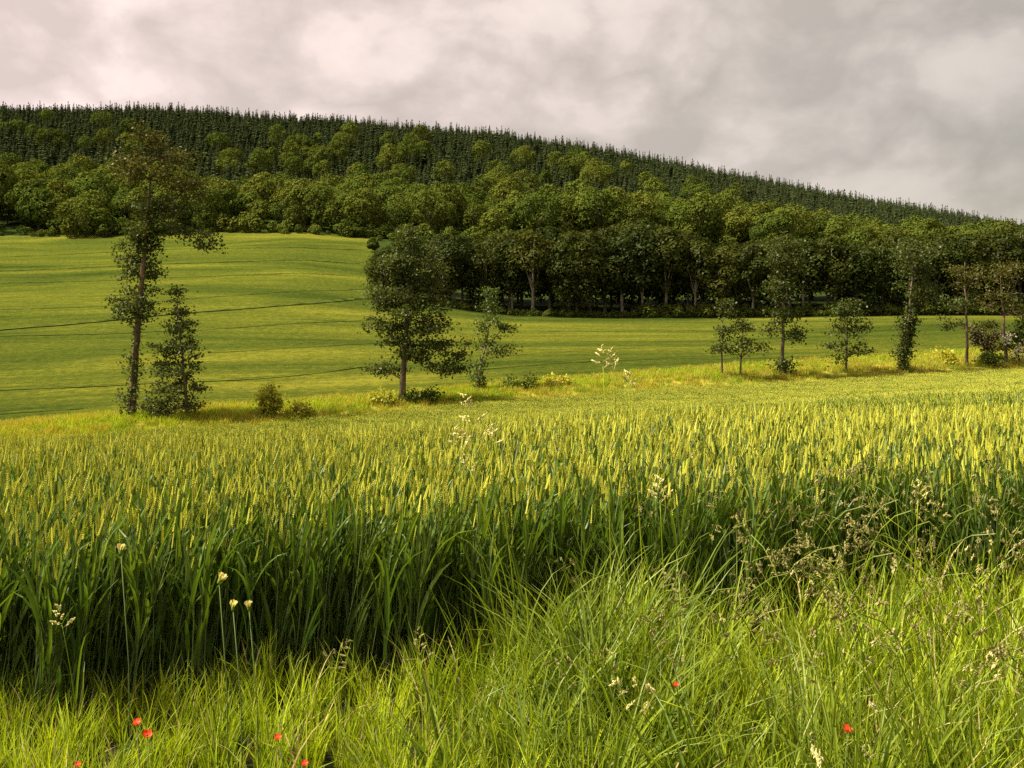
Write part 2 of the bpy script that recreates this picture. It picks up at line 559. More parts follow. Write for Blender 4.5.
def strip_on_ground(name, pxs, width, lift=0.13, gap=None):
    pts = []
    for (u, py) in pxs:
        x, y = unproject(u, py, float(feat_d(I_STRIP, u)))
        pts.append((x, y))
    fine = []
    for a, b in zip(pts[:-1], pts[1:]):
        n = max(3, int(math.dist(a, b) / 2.0))
        for i in range(n):
            t = i / n
            fine.append((a[0] + (b[0] - a[0]) * t, a[1] + (b[1] - a[1]) * t))
    fine.append(pts[-1])
    fine = np.array(fine)
    # smooth the corners
    for _ in range(6):
        fine[1:-1] = (fine[:-2] + 2 * fine[1:-1] + fine[2:]) / 4
    t = np.gradient(fine, axis=0)
    t /= np.linalg.norm(t, axis=1, keepdims=True)
    nrm = np.stack([-t[:, 1], t[:, 0]], 1)
    V, Q = [], []
    for off in (gap or [0.0]):
        b = len(V)
        for i in range(len(fine)):
            w = width * (0.8 + 0.35 * math.sin(i * 1.7) * math.sin(i * 0.6 + 1))
            for s in (-0.5, -0.17, 0.17, 0.5):
                p = fine[i] + nrm[i] * (off + s * w)
                V.append((p[0], p[1], gz(p[0], p[1]) + lift))
        for i in range(len(fine) - 1):
            for k in range(3):
                o = b + 4 * i + k
                Q.append((o, o + 1, o + 5, o + 4))
    o = link(name, mesh_np(name, V, np.array(Q), [M_TRACK], smooth=True))
    return tag(o, kind='structure')


TRAMS = [
    ([(-40, 333), (0, 330), (113, 321), (199, 312), (258, 308), (312, 304), (370, 298)], 1.5),
    ([(-40, 391), (4, 390), (129, 386), (207, 382), (289, 378), (363, 367)], 0.7),
    ([(-40, 311), (0, 310), (117, 306), (230, 296), (330, 291), (380, 288)], 0.8),
    ([(-40, 337), (0, 336), (129, 334), (211, 330), (344, 322), (420, 318)], 0.7),
    ([(-40, 416), (0, 414), (82, 409)], 0.4),
    ([(-40, 273), (0, 271), (121, 266), (240, 262), (360, 264)], 1.0),
    ([(-40, 284), (0, 283), (100, 281), (230, 276), (350, 276)], 0.8),
    ([(210, 353), (300, 348), (363, 344), (440, 341)], 0.5),
    ([(-40, 258), (0, 257), (150, 250), (300, 248), (365, 250)], 1.0),
    ([(500, 356), (600, 350), (700, 345), (830, 344)], 0.4),
    ([(470, 371), (560, 363), (680, 358), (790, 360), (860, 356)], 0.5),
    ([(540, 332), (680, 330), (800, 332)], 0.7),
]
for pts, w in TRAMS:
    strip_on_ground('tractor_track', pts, w * (1.25 if w > 1.2 else 0.8))


# ------------------------------------------------------------------ scattering for the uncountable
def scatter(name, P, rot, scl, idx, protos):
    me = bpy.data.meshes.new(name)
    P = np.asarray(P, np.float32)
    me.vertices.add(len(P))
    me.vertices.foreach_set('co', P.ravel())
    a = me.attributes.new('rot', 'FLOAT_VECTOR', 'POINT')
    a.data.foreach_set('vector', np.asarray(rot, np.float32).ravel())
    a = me.attributes.new('scl', 'FLOAT', 'POINT')
    a.data.foreach_set('value', np.asarray(scl, np.float32))
    a = me.attributes.new('idx', 'INT', 'POINT')
    a.data.foreach_set('value', np.asarray(idx, np.int32))
    o = link(name, me)
    ng = bpy.data.node_groups.new(name, 'GeometryNodeTree')
    ng.interface.new_socket('Geometry', in_out='INPUT', socket_type='NodeSocketGeometry')
    ng.interface.new_socket('Geometry', in_out='OUTPUT', socket_type='NodeSocketGeometry')
    N, L = ng.nodes, ng.links
    gi, go = N.new('NodeGroupInput'), N.new('NodeGroupOutput')
    ins = N.new('GeometryNodeInstanceOnPoints')
    ins.inputs['Pick Instance'].default_value = True
    join = N.new('GeometryNodeJoinGeometry')
    for p in reversed(protos):
        oi = N.new('GeometryNodeObjectInfo')
        oi.inputs['Object'].default_value = p
        oi.inputs['As Instance'].default_value = True
        L.new(oi.outputs['Geometry'], join.inputs[0])
    L.new(gi.outputs[0], ins.inputs['Points'])
    L.new(join.outputs[0], ins.inputs['Instance'])
    for nm, dt, sock in (('rot', 'FLOAT_VECTOR', 'Rotation'), ('scl', 'FLOAT', 'Scale'), ('idx', 'INT', 'Instance Index')):
        na = N.new('GeometryNodeInputNamedAttribute')
        na.data_type = dt
        na.inputs['Name'].default_value = nm
        L.new(na.outputs['Attribute'], ins.inputs[sock])
    L.new(ins.outputs[0], go.inputs[0])
    md = o.modifiers.new('scatter', 'NODES')
    md.node_group = ng
    return tag(o, kind='stuff')


def proto(name, me):
    return bpy.data.objects.new(name, me)     # data for the scatter only, never linked to the scene


# ------------------------------------------------------------------ woodland trees
def broad_mesh(name, seed, H, R, nlobe, nleaf, lsize, mat, bark, base=0.16, squat=1.0, with_trunk=True):
    rng = np.random.default_rng(seed)
    cz = H * (base + (1 - base) * 0.5)
    hz = H * (1 - base) * 0.5
    lobes = []
    for i in range(nlobe):
        d = rng.normal(size=3)
        d[2] = d[2] * 0.8 + 0.28
        d /= np.linalg.norm(d)
        k = 0.62 + 0.16 * rng.random()
        r = R * (0.27 + 0.2 * rng.random())
        taper = 1.0 - 0.25 * max(0, d[2])
        lobes.append((d[0] * R * k * taper, d[1] * R * k * taper, cz + d[2] * hz * 0.78 * squat, r))
    lobes.append((0, 0, cz, R * 0.62))
    L = np.array(lobes)
    pr = L[:, 3] ** 2
    ch = rng.choice(len(L), nleaf, p=pr / pr.sum())
    d = rng.normal(size=(nleaf, 3))
    d[:, 2] += 0.25
    d /= np.linalg.norm(d, axis=1, keepdims=True)
    rr = L[ch, 3] * (0.80 + 0.30 * rng.random(nleaf))
    C = L[ch, :3] + d * rr[:, None] * np.array([1, 1, 0.85])
    ins = np.zeros(nleaf, bool)
    for j in range(len(L)):
        dj = np.linalg.norm((C - L[j, :3]) / np.array([1, 1, 0.85]), axis=1)
        ins |= (dj < L[j, 3] * 0.72) & (ch != j)
    keep = ~ins & (C[:, 2] > H * base * 0.7)
    C, d = C[keep], d[keep]
    N = d + np.array([0, 0, 0.25]) + 0.34 * rng.normal(size=d.shape)
    V, Q = leaf_quads(C, N, lsize * (0.7 + 0.6 * rng.random(len(C))), rng, 0.75)
    tint = np.clip(0.5 + 0.28 * rng.normal(size=len(C)), 0, 1)
    crown = (V, Q, tint)
    tb = MB()
    r0 = H * 0.018
    lean = rng.normal(size=2) * 0.03 * H
    tb.tube([(0, 0, -0.6), (0, 0, H * 0.1), (lean[0] * .4, lean[1] * .4, H * 0.32), (lean[0], lean[1], H * 0.62)],
            [r0 * 1.35, r0, r0 * 0.8, r0 * 0.35], 6)
    for l in L[:min(9, nlobe)]:
        z0 = H * (0.2 + 0.25 * rng.random())
        tb.tube([(lean[0] * .4, lean[1] * .4, z0), (l[0] * .5, l[1] * .5, (z0 + l[2]) * .52), (l[0], l[1], l[2])],
                [r0 * 0.5, r0 * 0.32, r0 * 0.12], 4)
    return crown, tb


def crown_trunk(name, *a, **k):
    (V, Q, tint), tb = broad_mesh(name, *a, **k)
    mat, bark = a[6 - 0], a[7 - 0]
    crown = mesh_np(name + '_crown', V, Q, [mat], None, tint)
    trunk = tb.mesh(name + '_trunk', [bark], True)
    return crown, trunk


def single_tree(name, *a, **k):
    (V, Q, tint), tb = broad_mesh(name, *a, **k)
    mat, bark = a[6], a[7]
    TV = np.array(tb.v)
    quads = [f for f in tb.f if len(f) == 4]
    Vall = np.concatenate([V, TV])
    Q2 = np.array(quads) + len(V)
    return mesh_np(name, Vall, np.concatenate([Q, Q2]), [mat, bark],
                   np.concatenate([np.zeros(len(Q)), np.ones(len(Q2))]), np.concatenate([tint, np.full(len(Q2), .5)]))


def conifer_mesh(name, seed, H, R):
    rng = np.random.default_rng(seed)
    mb = MB()
    mb.tube([(0, 0, -0.5), (0, 0, H * 0.5), (0, 0, H * 0.98)], [0.16, 0.10, 0.02], 4, m=1)
    nl = 15
    for i in range(nl):
        f = i / (nl - 1)
        z = H * (0.10 + 0.85 * f)
        r = R * (1 - f ** 1.35) * (0.8 + 0.4 * rng.random()) + 0.30
        nb = int(10 - 5 * f)
        a0 = rng.random() * 6.28
        for b in range(nb):
            az = a0 + 6.283 * b / nb + rng.normal() * 0.15
            rr = r * (0.75 + 0.45 * rng.random())
            dr = rr * (0.35 + 0.2 * rng.random())
            ca, sa = math.cos(az), math.sin(az)
            wv = rr * 0.36
            tip = (ca * rr, sa * rr, z - dr)
            lft = (ca * rr * .55 - sa * wv, sa * rr * .55 + ca * wv, z - dr * .75)
            rgt = (ca * rr * .55 + sa * wv, sa * rr * .55 - ca * wv, z - dr * .75)
            mid = (ca * rr * .5, sa * rr * .5, z - dr * .25)
            t = min(1, max(0, rng.normal(0.5, 0.25)))
            mb.poly([(0, 0, z + H * 0.02), lft, mid], 0, t)
            mb.poly([(0, 0, z + H * 0.02), mid, rgt], 0, t)
            mb.poly([mid, lft, tip], 0, t)
            mb.poly([mid, tip, rgt], 0, t)
    mb.poly([(-0.4, 0, H * 0.89), (0.4, 0, H * 0.89), (0, 0, H * .99)], 0, .6)
    mb.poly([(0, -0.4, H * 0.89), (0, 0.4, H * 0.89), (0, 0, H * .99)], 0, .6)
    return mb.mesh(name, [M_CONI, M_BARK])


def jitter_grid(d0f, d1f, u0, u1, step, rng, jit=0.42):
    """Jittered plan grid between two depth curves."""
    pts = []
    dmax = 900
    ys = np.arange(60, dmax, step)
    for r, y in enumerate(ys):
        xs = np.arange((u0 - 512) / F * y, (u1 - 512) / F * y, step) + (step * 0.5 if r % 2 else 0)
        p = np.stack([xs, np.full_like(xs, y)], 1) + rng.normal(size=(len(xs), 2)) * step * jit * 0.6
        pts.append(p)
    P = np.concatenate(pts)
    u = 512 + F * P[:, 0] / P[:, 1]
    ok = (P[:, 1] >= d0f(u)) & (P[:, 1] <= d1f(u))
    return P[ok]


rng = np.random.default_rng(3)
LAND = [(-400, 60, 'at the far left end of its wood'), (60, 112, 'left of the tall bare-trunked tree'),
        (112, 205, 'behind the tall bare-trunked tree'), (205, 290, 'between the tall and the lone round tree'),
        (290, 400, 'behind the lone round field tree'), (400, 520, 'above the left end of the dark belt'),
        (520, 660, 'above the middle of the dark belt'), (660, 800, 'above the pair of slim field saplings'),
        (800, 930, 'above the far meadow gap'), (930, 1600, 'at the low right end of its wood')]


def where(u):
    for a, b, s in LAND:
        if a <= u < b:
            return s
    return LAND[-1][2]


# hillside conifers
CON = [conifer_mesh('conifer', 100 + i, h, r) for i, (h, r) in enumerate([(15, 3.0), (13.5, 2.8), (16.5, 3.1), (12, 3.0)])]
Pc = jitter_grid(lambda u: 392 + 22 * np.sin(u / 47.0) + 14 * np.sin(u / 19.0), lambda u: np.full_like(u, 866.0), -110, 1140, 4.7, rng, 0.75)
# leave glades for paler broadleaf trees among the conifers
gl_rng = np.random.default_rng(8)
GLADES = []
for (u, d, n, su, sd) in [(300, 560, 14, 40, 60), (360, 500, 12, 40, 40), (420, 560, 9, 35, 50), (335, 600, 6, 40, 30), (600, 560, 12, 70, 40), (650, 500, 10, 60, 30), (740, 520, 8, 60, 30),
                           (120, 560, 7, 70, 60), (40, 560, 6, 40, 60), (500, 480, 7, 40, 30), (820, 480, 5, 50, 30), (240, 480, 6, 30, 30)]:
    for i in range(n):
        dd_ = d + gl_rng.normal() * sd * .6
        uu = u + gl_rng.normal() * su * .7
        GLADES.append(((uu - 512) / F * dd_, dd_))
GL = np.array(GLADES)
dmin = np.min(np.linalg.norm(Pc[:, None, :] - GL[None, :, :], axis=2), axis=1)
Pc = Pc[dmin > 4.6]
order = np.argsort(Pc[:, 1])
Pc = Pc[order]
uC = 512 + F * Pc[:, 0] / Pc[:, 1]
inview = np.nonzero((uC > 0) & (uC < 1024))[0][:300]
isel = np.zeros(len(Pc), bool)
isel[inview] = True
zC = ground_z(Pc[:, 0], Pc[:, 1]) - 0.2
for i in inview:
    o = link('conifer_tree', CON[rng.integers(4)], loc=(Pc[i, 0], Pc[i, 1], zC[i]))
    s = 0.68 + 0.42 * rng.random()
    o.scale = (s, s, s * (0.92 + 0.2 * rng.random()))
    o.rotation_euler = (0, 0, rng.random() * 6.28)
    tag(o, 'dark pointed conifer in the lowest conifer row, ' + where(uC[i]), 'conifer', 'conifers along the lower edge of the hill plantation')
rest = np.nonzero(~isel)[0]
n = len(rest)
scatter('conifer_forest', np.stack([Pc[rest, 0], Pc[rest, 1], zC[rest]], 1),
        np.stack([np.zeros(n), np.zeros(n), rng.random(n) * 6.28], 1), 0.42 + 0.60 * rng.random(n), rng.integers(0, 4, n),
        [proto('conifer', m) for m in CON])
print('conifers', len(Pc))

# hillside broadleaf wood
HB = [single_tree('broadleaf_tree', 200 + i, h, r, nl, 3600, 0.66, M_HILL, M_BARK, 0.10)
      for i, (h, r, nl) in enumerate([(13, 5.6, 24), (11.5, 5.2, 20), (14.5, 5.8, 26), (10, 5.0, 18), (12.5, 6.4, 26)])]
Pb = jitter_grid(lambda u: np.where(u < 385, 302, 306), lambda u: 404 + 22 * np.sin(u / 47.0) + 14 * np.sin(u / 19.0), -90, 1130, 9.2, rng, 0.5)
uB = 512 + F * Pb[:, 0] / Pb[:, 1]
# the far meadow stays open
mead = (uB > 800) & (uB < 870) & (Pb[:, 1] < 322)
Pb = Pb[~mead]
Pb = Pb[np.argsort(Pb[:, 1])]
uB = 512 + F * Pb[:, 0] / Pb[:, 1]
inv = np.nonzero((uB > -5) & (uB < 1030))[0]
sel = inv[:240]
isel = np.zeros(len(Pb), bool)
isel[sel] = True
zB = ground_z(Pb[:, 0], Pb[:, 1]) - 0.4
hs = 0.68 + 0.55 * rng.random(len(Pb)) + 0.18 * (uB < 110)
hs = hs * np.interp(uB, [760, 900, 1030], [1.0, 0.80, 0.72])
for i in sel:
    o = link('broadleaf_tree', HB[rng.integers(5)], loc=(Pb[i, 0], Pb[i, 1], zB[i]))
    o.scale = (hs[i], hs[i], hs[i] * (0.9 + 0.25 * rng.random()))
    o.rotation_euler = (0, 0, rng.random() * 6.28)
    row = 'front edge' if Pb[i, 1] < 320 else ('middle rows' if Pb[i, 1] < 352 else 'upper rows')
    tag(o, 'rounded broadleaf tree, %s, %s' % (row, where(uB[i])), 'tree', 'broadleaf trees of the hillside wood')
rest = np.nonzero(~isel)[0]
n = len(rest)
print('broadleaf', len(Pb), len(sel))
GZ = ground_z(GL[:, 0], GL[:, 1])
for k in range(len(GL)):
    u = 512 + F * GL[k, 0] / GL[k, 1]
    if -10 < u < 1030 and k % 3 == 0:
        o = link('broadleaf_tree', HB[rng.integers(5)], loc=(GL[k, 0], GL[k, 1], GZ[k] + 0.5))
        s = 1.0 + 0.3 * rng.random()
        o.scale = (s * .9, s * .9, s * 1.1)
        o.rotation_euler = (0, 0, rng.random() * 6.28)
        tag(o, 'paler broadleaf tree standing among dark conifers, ' + where(u), 'tree', 'broadleaf trees scattered among the conifers')
        GL[k] = np.nan
okg = ~np.isnan(GL[:, 0])
Pr = np.concatenate([np.stack([Pb[rest, 0], Pb[rest, 1], zB[rest]], 1), np.stack([GL[okg, 0], GL[okg, 1], GZ[okg] + 0.3], 1)])
n = len(Pr)
scatter('broadleaf_forest', Pr, np.stack([np.zeros(n), np.zeros(n), rng.random(n) * 6.28], 1),
        0.9 + 0.35 * rng.random(n), rng.integers(0, 5, n), [proto('broadleaf', m) for m in HB])

# undergrowth closing the foot of the wood
UB = [single_tree('shrub', 260 + i, 4.0, 3.0, 10, 700, 0.6, M_HILL, M_BARK, 0.0) for i in range(3)]
us = np.sort(rng.uniform(-60, 1090, 260))
dU = 300 + rng.normal(size=len(us)) * 3.0
xU = (us - 512) / F * dU
n = len(us)
scatter('woodland_undergrowth', np.stack([xU, dU, ground_z(xU, dU) - 0.3], 1), np.stack([np.zeros(n), np.zeros(n), rng.random(n) * 6.28], 1),
        0.35 + 1.1 * rng.random(n) ** 2, rng.integers(0, 3, n), [proto('undergrowth', m) for m in UB])

# the dark belt of trees below the hill
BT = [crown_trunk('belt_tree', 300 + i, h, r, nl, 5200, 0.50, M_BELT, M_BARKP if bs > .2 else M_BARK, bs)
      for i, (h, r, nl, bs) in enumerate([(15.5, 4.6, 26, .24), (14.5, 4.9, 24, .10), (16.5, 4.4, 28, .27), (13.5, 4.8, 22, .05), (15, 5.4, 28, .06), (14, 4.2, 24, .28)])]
BELT_TOP = ([370, 385, 410, 430, 470, 520, 570, 620, 650, 690, 720, 750, 800, 850, 900, 950, 1000, 1060],
            [262, 247, 243, 240, 237, 232, 228, 226, 222, 236, 242, 243, 236, 241, 236, 240, 233, 230])
BL = [(360, 430, 'at the left end behind the spreading tree'), (430, 500, 'above the slim leaning field tree'),
      (500, 580, 'left of the belt middle'), (580, 660, 'in the belt middle, its tallest stretch'),
      (660, 740, 'behind the pair of slim field saplings'), (740, 810, 'behind the dark upright field tree'),
      (810, 880, 'behind the round-headed field sapling'), (880, 940, 'behind the ivy-clad leaning field tree'),
      (940, 1100, 'at the right end of the belt')]
rows = [(179, 4.8, 'front row'), (185, 5.2, 'second row'), (192, 5.6, 'third row'), (202, 6.0, 'back row')]
first_belt = {}
for (d, st, rown) in rows:
    x0, x1 = (381 - 512) / F * d, (1045 - 512) / F * d
    xs = np.arange(x0, x1, st)
    for x in xs:
        x += rng.normal() * 0.8
        y = d + rng.normal() * 1.2
        u = 512 + F * x / y
        if u < 379:
            continue
        top = np.interp(u, *BELT_TOP) + rng.normal() * 3.5 + (3 if rown == 'front row' else 0)
        z0 = gz(x, y) - 0.2
        h = zof(top, y) - z0
        k = int(rng.choice([0, 0, 2, 5, 5, 1, 4])) if rown in ('front row', 'second row') else int(rng.choice([1, 3, 4]))
        hh = [15.5, 14.5, 16.5, 13.5, 15, 14][k]
        s = h / hh
        if k not in first_belt:
            root = bpy.data.objects.new('broadleaf_tree', None)
            COL.objects.link(root)
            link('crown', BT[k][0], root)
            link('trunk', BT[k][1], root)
            first_belt[k] = root
        else:
            root = copy_thing(first_belt[k])
        root.location = (x, y, z0)
        root.scale = (s * (0.95 + .2 * rng.random()),) * 2 + (s,)
        root.rotation_euler = (0, 0, rng.random() * 6.28)
        w = [t for a, b, t in BL if a <= u < b] or [BL[-1][2]]
        tag(root, 'dark belt tree, %s, %s' % (rown, w[0]), 'tree', 'trees of the dark belt below the hill')

# brambles along the foot of the belt
us = np.arange(372, 1060, 6.0)
dU = 177.0 + rng.normal(size=len(us)) * 0.5
xU = (us - 512) / F * dU
n = len(us)
scatter('belt_undergrowth', np.stack([xU, dU, ground_z(xU, dU) - 0.5], 1), np.stack([np.zeros(n), np.zeros(n), rng.random(n) * 6.28], 1),
        0.35 + 0.35 * rng.random(n) * (us > 640) + 0.1 * rng.random(n), rng.integers(0, 3, n), [proto('undergrowth', m) for m in UB])


def small_broad(u, py, d0, H, R, label, mesh=None, seed=1, base=0.15):
    x, y = unproject(u, py, d0)
    root = bpy.data.objects.new('broadleaf_tree', None)
    COL.objects.link(root)
    c, t = crown_trunk('field_tree', seed, H, R, 24, 3600, 0.62, M_HILL, M_BARK, base)
    link('crown', c, root)
    link('trunk', t, root)
    root.location = (x, y, gz(x, y) - 0.1)
    return tag(root, label, 'tree')


small_broad(364, 236, 230, 14.5, 6.2, 'lone round tree on a short trunk at the top edge of the far field', seed=41, base=.2)
small_broad(373, 252, 215, 4.0, 1.5, 'tiny dark bush-like tree in the far field below the lone round tree', seed=42, base=.08)
small_broad(76, 237, 230, 11.0, 6.5, 'low spreading tree at the field edge left of the tall tree', seed=43, base=.12)
small_broad(96, 236, 230, 9.5, 4.5, 'smaller dark tree close right of the low spreading field-edge tree', seed=44, base=.12)
o = small_broad(984, 258, 240, 10.0, 6.0, 'broad round tree alone on the skyline at the low right end of the hill', seed=45, base=.1)


# ------------------------------------------------------------------ field trees along the stream strip
def px3(u, py, d):
    return Vector(((u - 512) / F * d, d, EYE - (py - HZ) / F * d))


def grow(trunk, r0, tips, rng, bark_sides=6, twig=0.011):
    """Skeleton: every tip joins the nearest suitable node; returns a trunk-and-branches mesh builder."""
    pos, par, w = [], [], []
    tp = [Vector(p) for p in trunk]
    sub = []
    for a, b in zip(tp[:-1], tp[1:]):
        n = max(2, int((b - a).length / 0.6))
        for i in range(n):
            sub.append(a.lerp(b, i / n))
    sub.append(tp[-1])
    for i, p in enumerate(sub):
        j = Vector((rng.normal() * 0.02, rng.normal() * 0.02, 0)) if 0 < i else Vector()
        pos.append(p + j)
        par.append(i - 1)
    nt = len(pos)
    axis = np.array(pos)
    order = sorted(tips, key=lambda t: np.min(np.linalg.norm(axis - np.array(t), axis=1)))
    tipn = []
    for t in order:
        A = np.array(pos)
        dv = np.array(t) - A
        dist = np.linalg.norm(dv, axis=1)
        hd = np.linalg.norm(dv[:, :2], axis=1)
        cost = dist + 1.3 * np.maximum(0, 0.25 * hd - dv[:, 2])
        i = int(np.argmin(cost))
        a, b = pos[i], Vector(t)
        L = (b - a).length
        ns = max(1, int(L / 0.55))
        prev = i
        for k in range(1, ns + 1):
            f = k / ns
            p = a.lerp(b, f) + Vector((0, 0, 1)) * 0.10 * L * math.sin(f * math.pi) * (0.4 + rng.random())
            if k < ns:
                p += Vector(rng.normal(size=3) * 0.05 * L)
            pos.append(p)
            par.append(prev)
            prev = len(pos) - 1
        tipn.append(prev)
    load = np.zeros(len(pos))
    for i in tipn:
        j = i
        while j >= 0:
            load[j] += 1
            j = par[j]
    mb = MB()
    rad = []
    for i in range(len(pos)):
        if i < nt:
            f = i / (nt - 1)
            rad.append(max(r0 * (1 - f) ** 0.8 * (1.0 + 0.5 * max(0, 0.06 - f) / 0.06), 0.02))
        else:
            rad.append(twig * (load[i] ** 0.55) + 0.004)
    mb.tube(pos[:nt], rad[:nt], bark_sides + 2)
    for i in range(nt, len(pos)):
        p = par[i]
        rp = min(rad[p], rad[i] * 1.35)
        mb.tube([pos[p], pos[i]], [rp, rad[i]], 4, cap=False)
    return mb


def stream_tree(name, cat, label, trunk_px, r0, clumps, leaf=0.17, per=34, mats=(M_ALDER,), bark=M_BARK, seed=1, spread=0.42, ivy=None, depth=0.8, d=None, group=None, flat=0.5):
    """clumps: (u, py, ru, rv, n tips[, material index]) at the tree's own distance."""
    rng = np.random.default_rng(seed)
    u0, v0 = trunk_px[0]
    if d is None:
        lipu = float(feat_d(I_LIP, u0))
        _, d = unproject(u0, v0, lipu + 2.0)
        d = min(d, lipu + 12)
    base = px3(u0, v0, d)
    base.z = gz(base.x, base.y)
    k = d / F
    trunk = []
    for i, (u, v) in enumerate(trunk_px):
        p = px3(u, v, d + 0.5 * math.sin(i * 1.3 + seed)) if i else px3(u, v, d)
        trunk.append(p)
    trunk[0] = base - Vector((0, 0, 0.25))
    tips, tm = [], []
    for c in clumps:
        u, v, ru, rv, n = c[:5]
        cc = px3(u, v, d)
        for _ in range(n):
            e = rng.normal(size=3)
            e /= np.linalg.norm(e)
            e *= rng.random() ** 0.42
            p = cc + Vector((e[0] * ru * k, e[1] * ru * k * depth, e[2] * rv * k))
            if p.z < base.z + 0.15:
                p.z = base.z + 0.15 + rng.random() * .2
            tips.append(tuple(p))
            tm.append(c[5] if len(c) > 5 else 0)
    mb = grow(trunk, r0, tips, rng)
    Cs, ms = [], []
    for t, m in zip(tips, tm):
        n = int(2.0 * per * (0.6 + 0.8 * rng.random()))
        Cs.append(np.array(t) + rng.normal(size=(n, 3)) * np.array([spread, spread, spread * flat]) * (0.75 + 0.5 * rng.random()))
        ms.append(np.full(n, m))
    if ivy:
        (a, b, n, rr) = ivy
        tr = [Vector(p) for p in trunk]
        tot = np.linspace(a, b, n) * (len(tr) - 1)
        pts = []
        for f in tot:
            i = min(int(f), len(tr) - 2)
            p = tr[i].lerp(tr[i + 1], f - i)
            e = rng.normal(size=3)
            e[2] *= .5
            e /= np.linalg.norm(e)
            pts.append(np.array(p) + e * rr * (0.5 + 0.7 * rng.random()))
        Cs.append(np.array(pts))
        ms.append(np.zeros(n))
    C = np.concatenate(Cs)
    ms = np.concatenate(ms)
    C[:, 2] = np.maximum(C[:, 2], base.z + 0.08)
    N = rng.normal(size=C.shape) + np.array([0, 0, 0.9])
    V, Q = leaf_quads(C, N, leaf * (0.6 + 0.8 * rng.random(len(C))), rng, 0.72)
    root = bpy.data.objects.new(name, None)
    root.location = base
    COL.objects.link(root)
    off = np.array(base)
    cr = link('crown' if 'tree' in name else 'foliage', mesh_np(name + '_crown', V - off, Q, list(mats), ms, np.clip(0.5 + .28 * rng.normal(size=len(Q)), 0, 1)), root)
    mb.v = [tuple(np.array(p) - off) for p in mb.v]
    link('trunk' if 'tree' in name else 'stem', mb.mesh(name + '_trunk', [bark], True), root)
    return tag(root, label, cat, group)


stream_tree('field_tree', 'tree', 'tallest field tree, bare straight trunk with ragged clumps and bronze spreading top',
            [(131, 418), (134, 380), (137, 340), (141, 290), (147, 230), (150, 180), (152, 132)], 0.24,
            [(156, 162, 42, 26, 42, 1), (150, 134, 20, 11, 10, 1), (190, 188, 24, 14, 14, 1), (160, 205, 30, 18, 20), (128, 170, 16, 14, 8, 1),
             (196, 236, 18, 8, 5), (208, 246, 9, 5, 4), (178, 225, 14, 10, 6), (140, 240, 19, 17, 24), (138, 266, 20, 14, 20), (136, 300, 22, 24, 30), (150, 225, 20, 12, 12), (118, 308, 12, 14, 5),
             (130, 368, 9, 20, 6), (128, 402, 9, 12, 6), (150, 250, 10, 20, 8)],
            leaf=0.17, per=30, mats=(M_ALDER, M_BRONZE), bark=M_BARKR, seed=51, spread=0.36, ivy=(0.1, .55, 420, 0.35))
stream_tree('field_tree', 'tree', 'young conical alder beside the tallest field tree',
            [(188, 418), (186, 395), (182, 350), (178, 310), (176, 284)], 0.11,
            [(176, 293, 5, 9, 8), (178, 310, 11, 12, 16), (179, 328, 19, 13, 26), (179, 348, 26, 13, 34), (178, 369, 29, 13, 36), (174, 388, 33, 9, 36), (172, 404, 33, 9, 36), (160, 410, 20, 6, 14)],
            leaf=0.15, per=17, mats=(M_ALDER,), seed=52, spread=0.27, flat=0.36)
stream_tree('field_tree', 'tree', 'dark spreading field tree with layered drooping branches at the stream',
            [(402, 402), (403, 380), (405, 350), (408, 310), (410, 270), (410, 230)], 0.24,
            [(410, 240, 11, 14, 14), (396, 266, 20, 17, 26), (424, 276, 20, 20, 26), (380, 296, 14, 14, 14), (416, 305, 36, 17, 40), (384, 326, 20, 9, 12), (446, 345, 26, 7, 13), (430, 328, 26, 10, 18),
             (384, 369, 20, 6, 10), (442, 367, 22, 7, 10), (420, 355, 20, 8, 12), (405, 342, 22, 9, 14), (455, 356, 12, 5, 5)],
            leaf=0.18, per=36, mats=(M_ALDER,), seed=53, spread=0.40, flat=0.4)
stream_tree('field_tree', 'tree', 'slim light-green field tree leaning right with ivy at its foot',
            [(477, 391), (480, 370), (486, 345), (490, 320), (491, 288)], 0.11,
            [(491, 300, 10, 12, 9), (488, 322, 14, 13, 11), (504, 328, 12, 12, 8), (490, 345, 13, 11, 9), (502, 350, 14, 8, 6), (478, 374, 6, 13, 10)],
            leaf=0.16, per=26, mats=(M_YOUNG,), bark=M_BARKP, seed=54, spread=0.32, ivy=(0, .4, 200, .3))
stream_tree('field_tree', 'tree', 'slim upright sapling, taller of the pair',
            [(722, 376), (722, 345), (724, 298)], 0.09, [(724, 310, 9, 12, 9), (722, 332, 12, 10, 8), (716, 347, 8, 6, 4)],
            leaf=0.19, per=26, mats=(M_ALDER,), seed=55, spread=0.34)
stream_tree('field_tree', 'tree', 'short forked sapling, lower of the pair',
            [(740, 378), (742, 350), (743, 319)], 0.09, [(742, 330, 10, 11, 9), (753, 347, 13, 7, 8), (733, 350, 12, 7, 6)],
            leaf=0.19, per=26, mats=(M_ALDER,), seed=56, spread=0.34)
stream_tree('field_tree', 'tree', 'dark upright field tree with dense crown and twiggy foot, right of the sapling pair',
            [(782, 375), (783, 330), (785, 280), (788, 240)], 0.17,
            [(786, 258, 20, 20, 34), (783, 288, 20, 16, 26), (785, 316, 12, 10, 9), (797, 334, 10, 8, 7), (784, 366, 6, 8, 8), (774, 330, 8, 6, 4)],
            leaf=0.20, per=34, mats=(M_ALDER,), seed=57, spread=0.42)
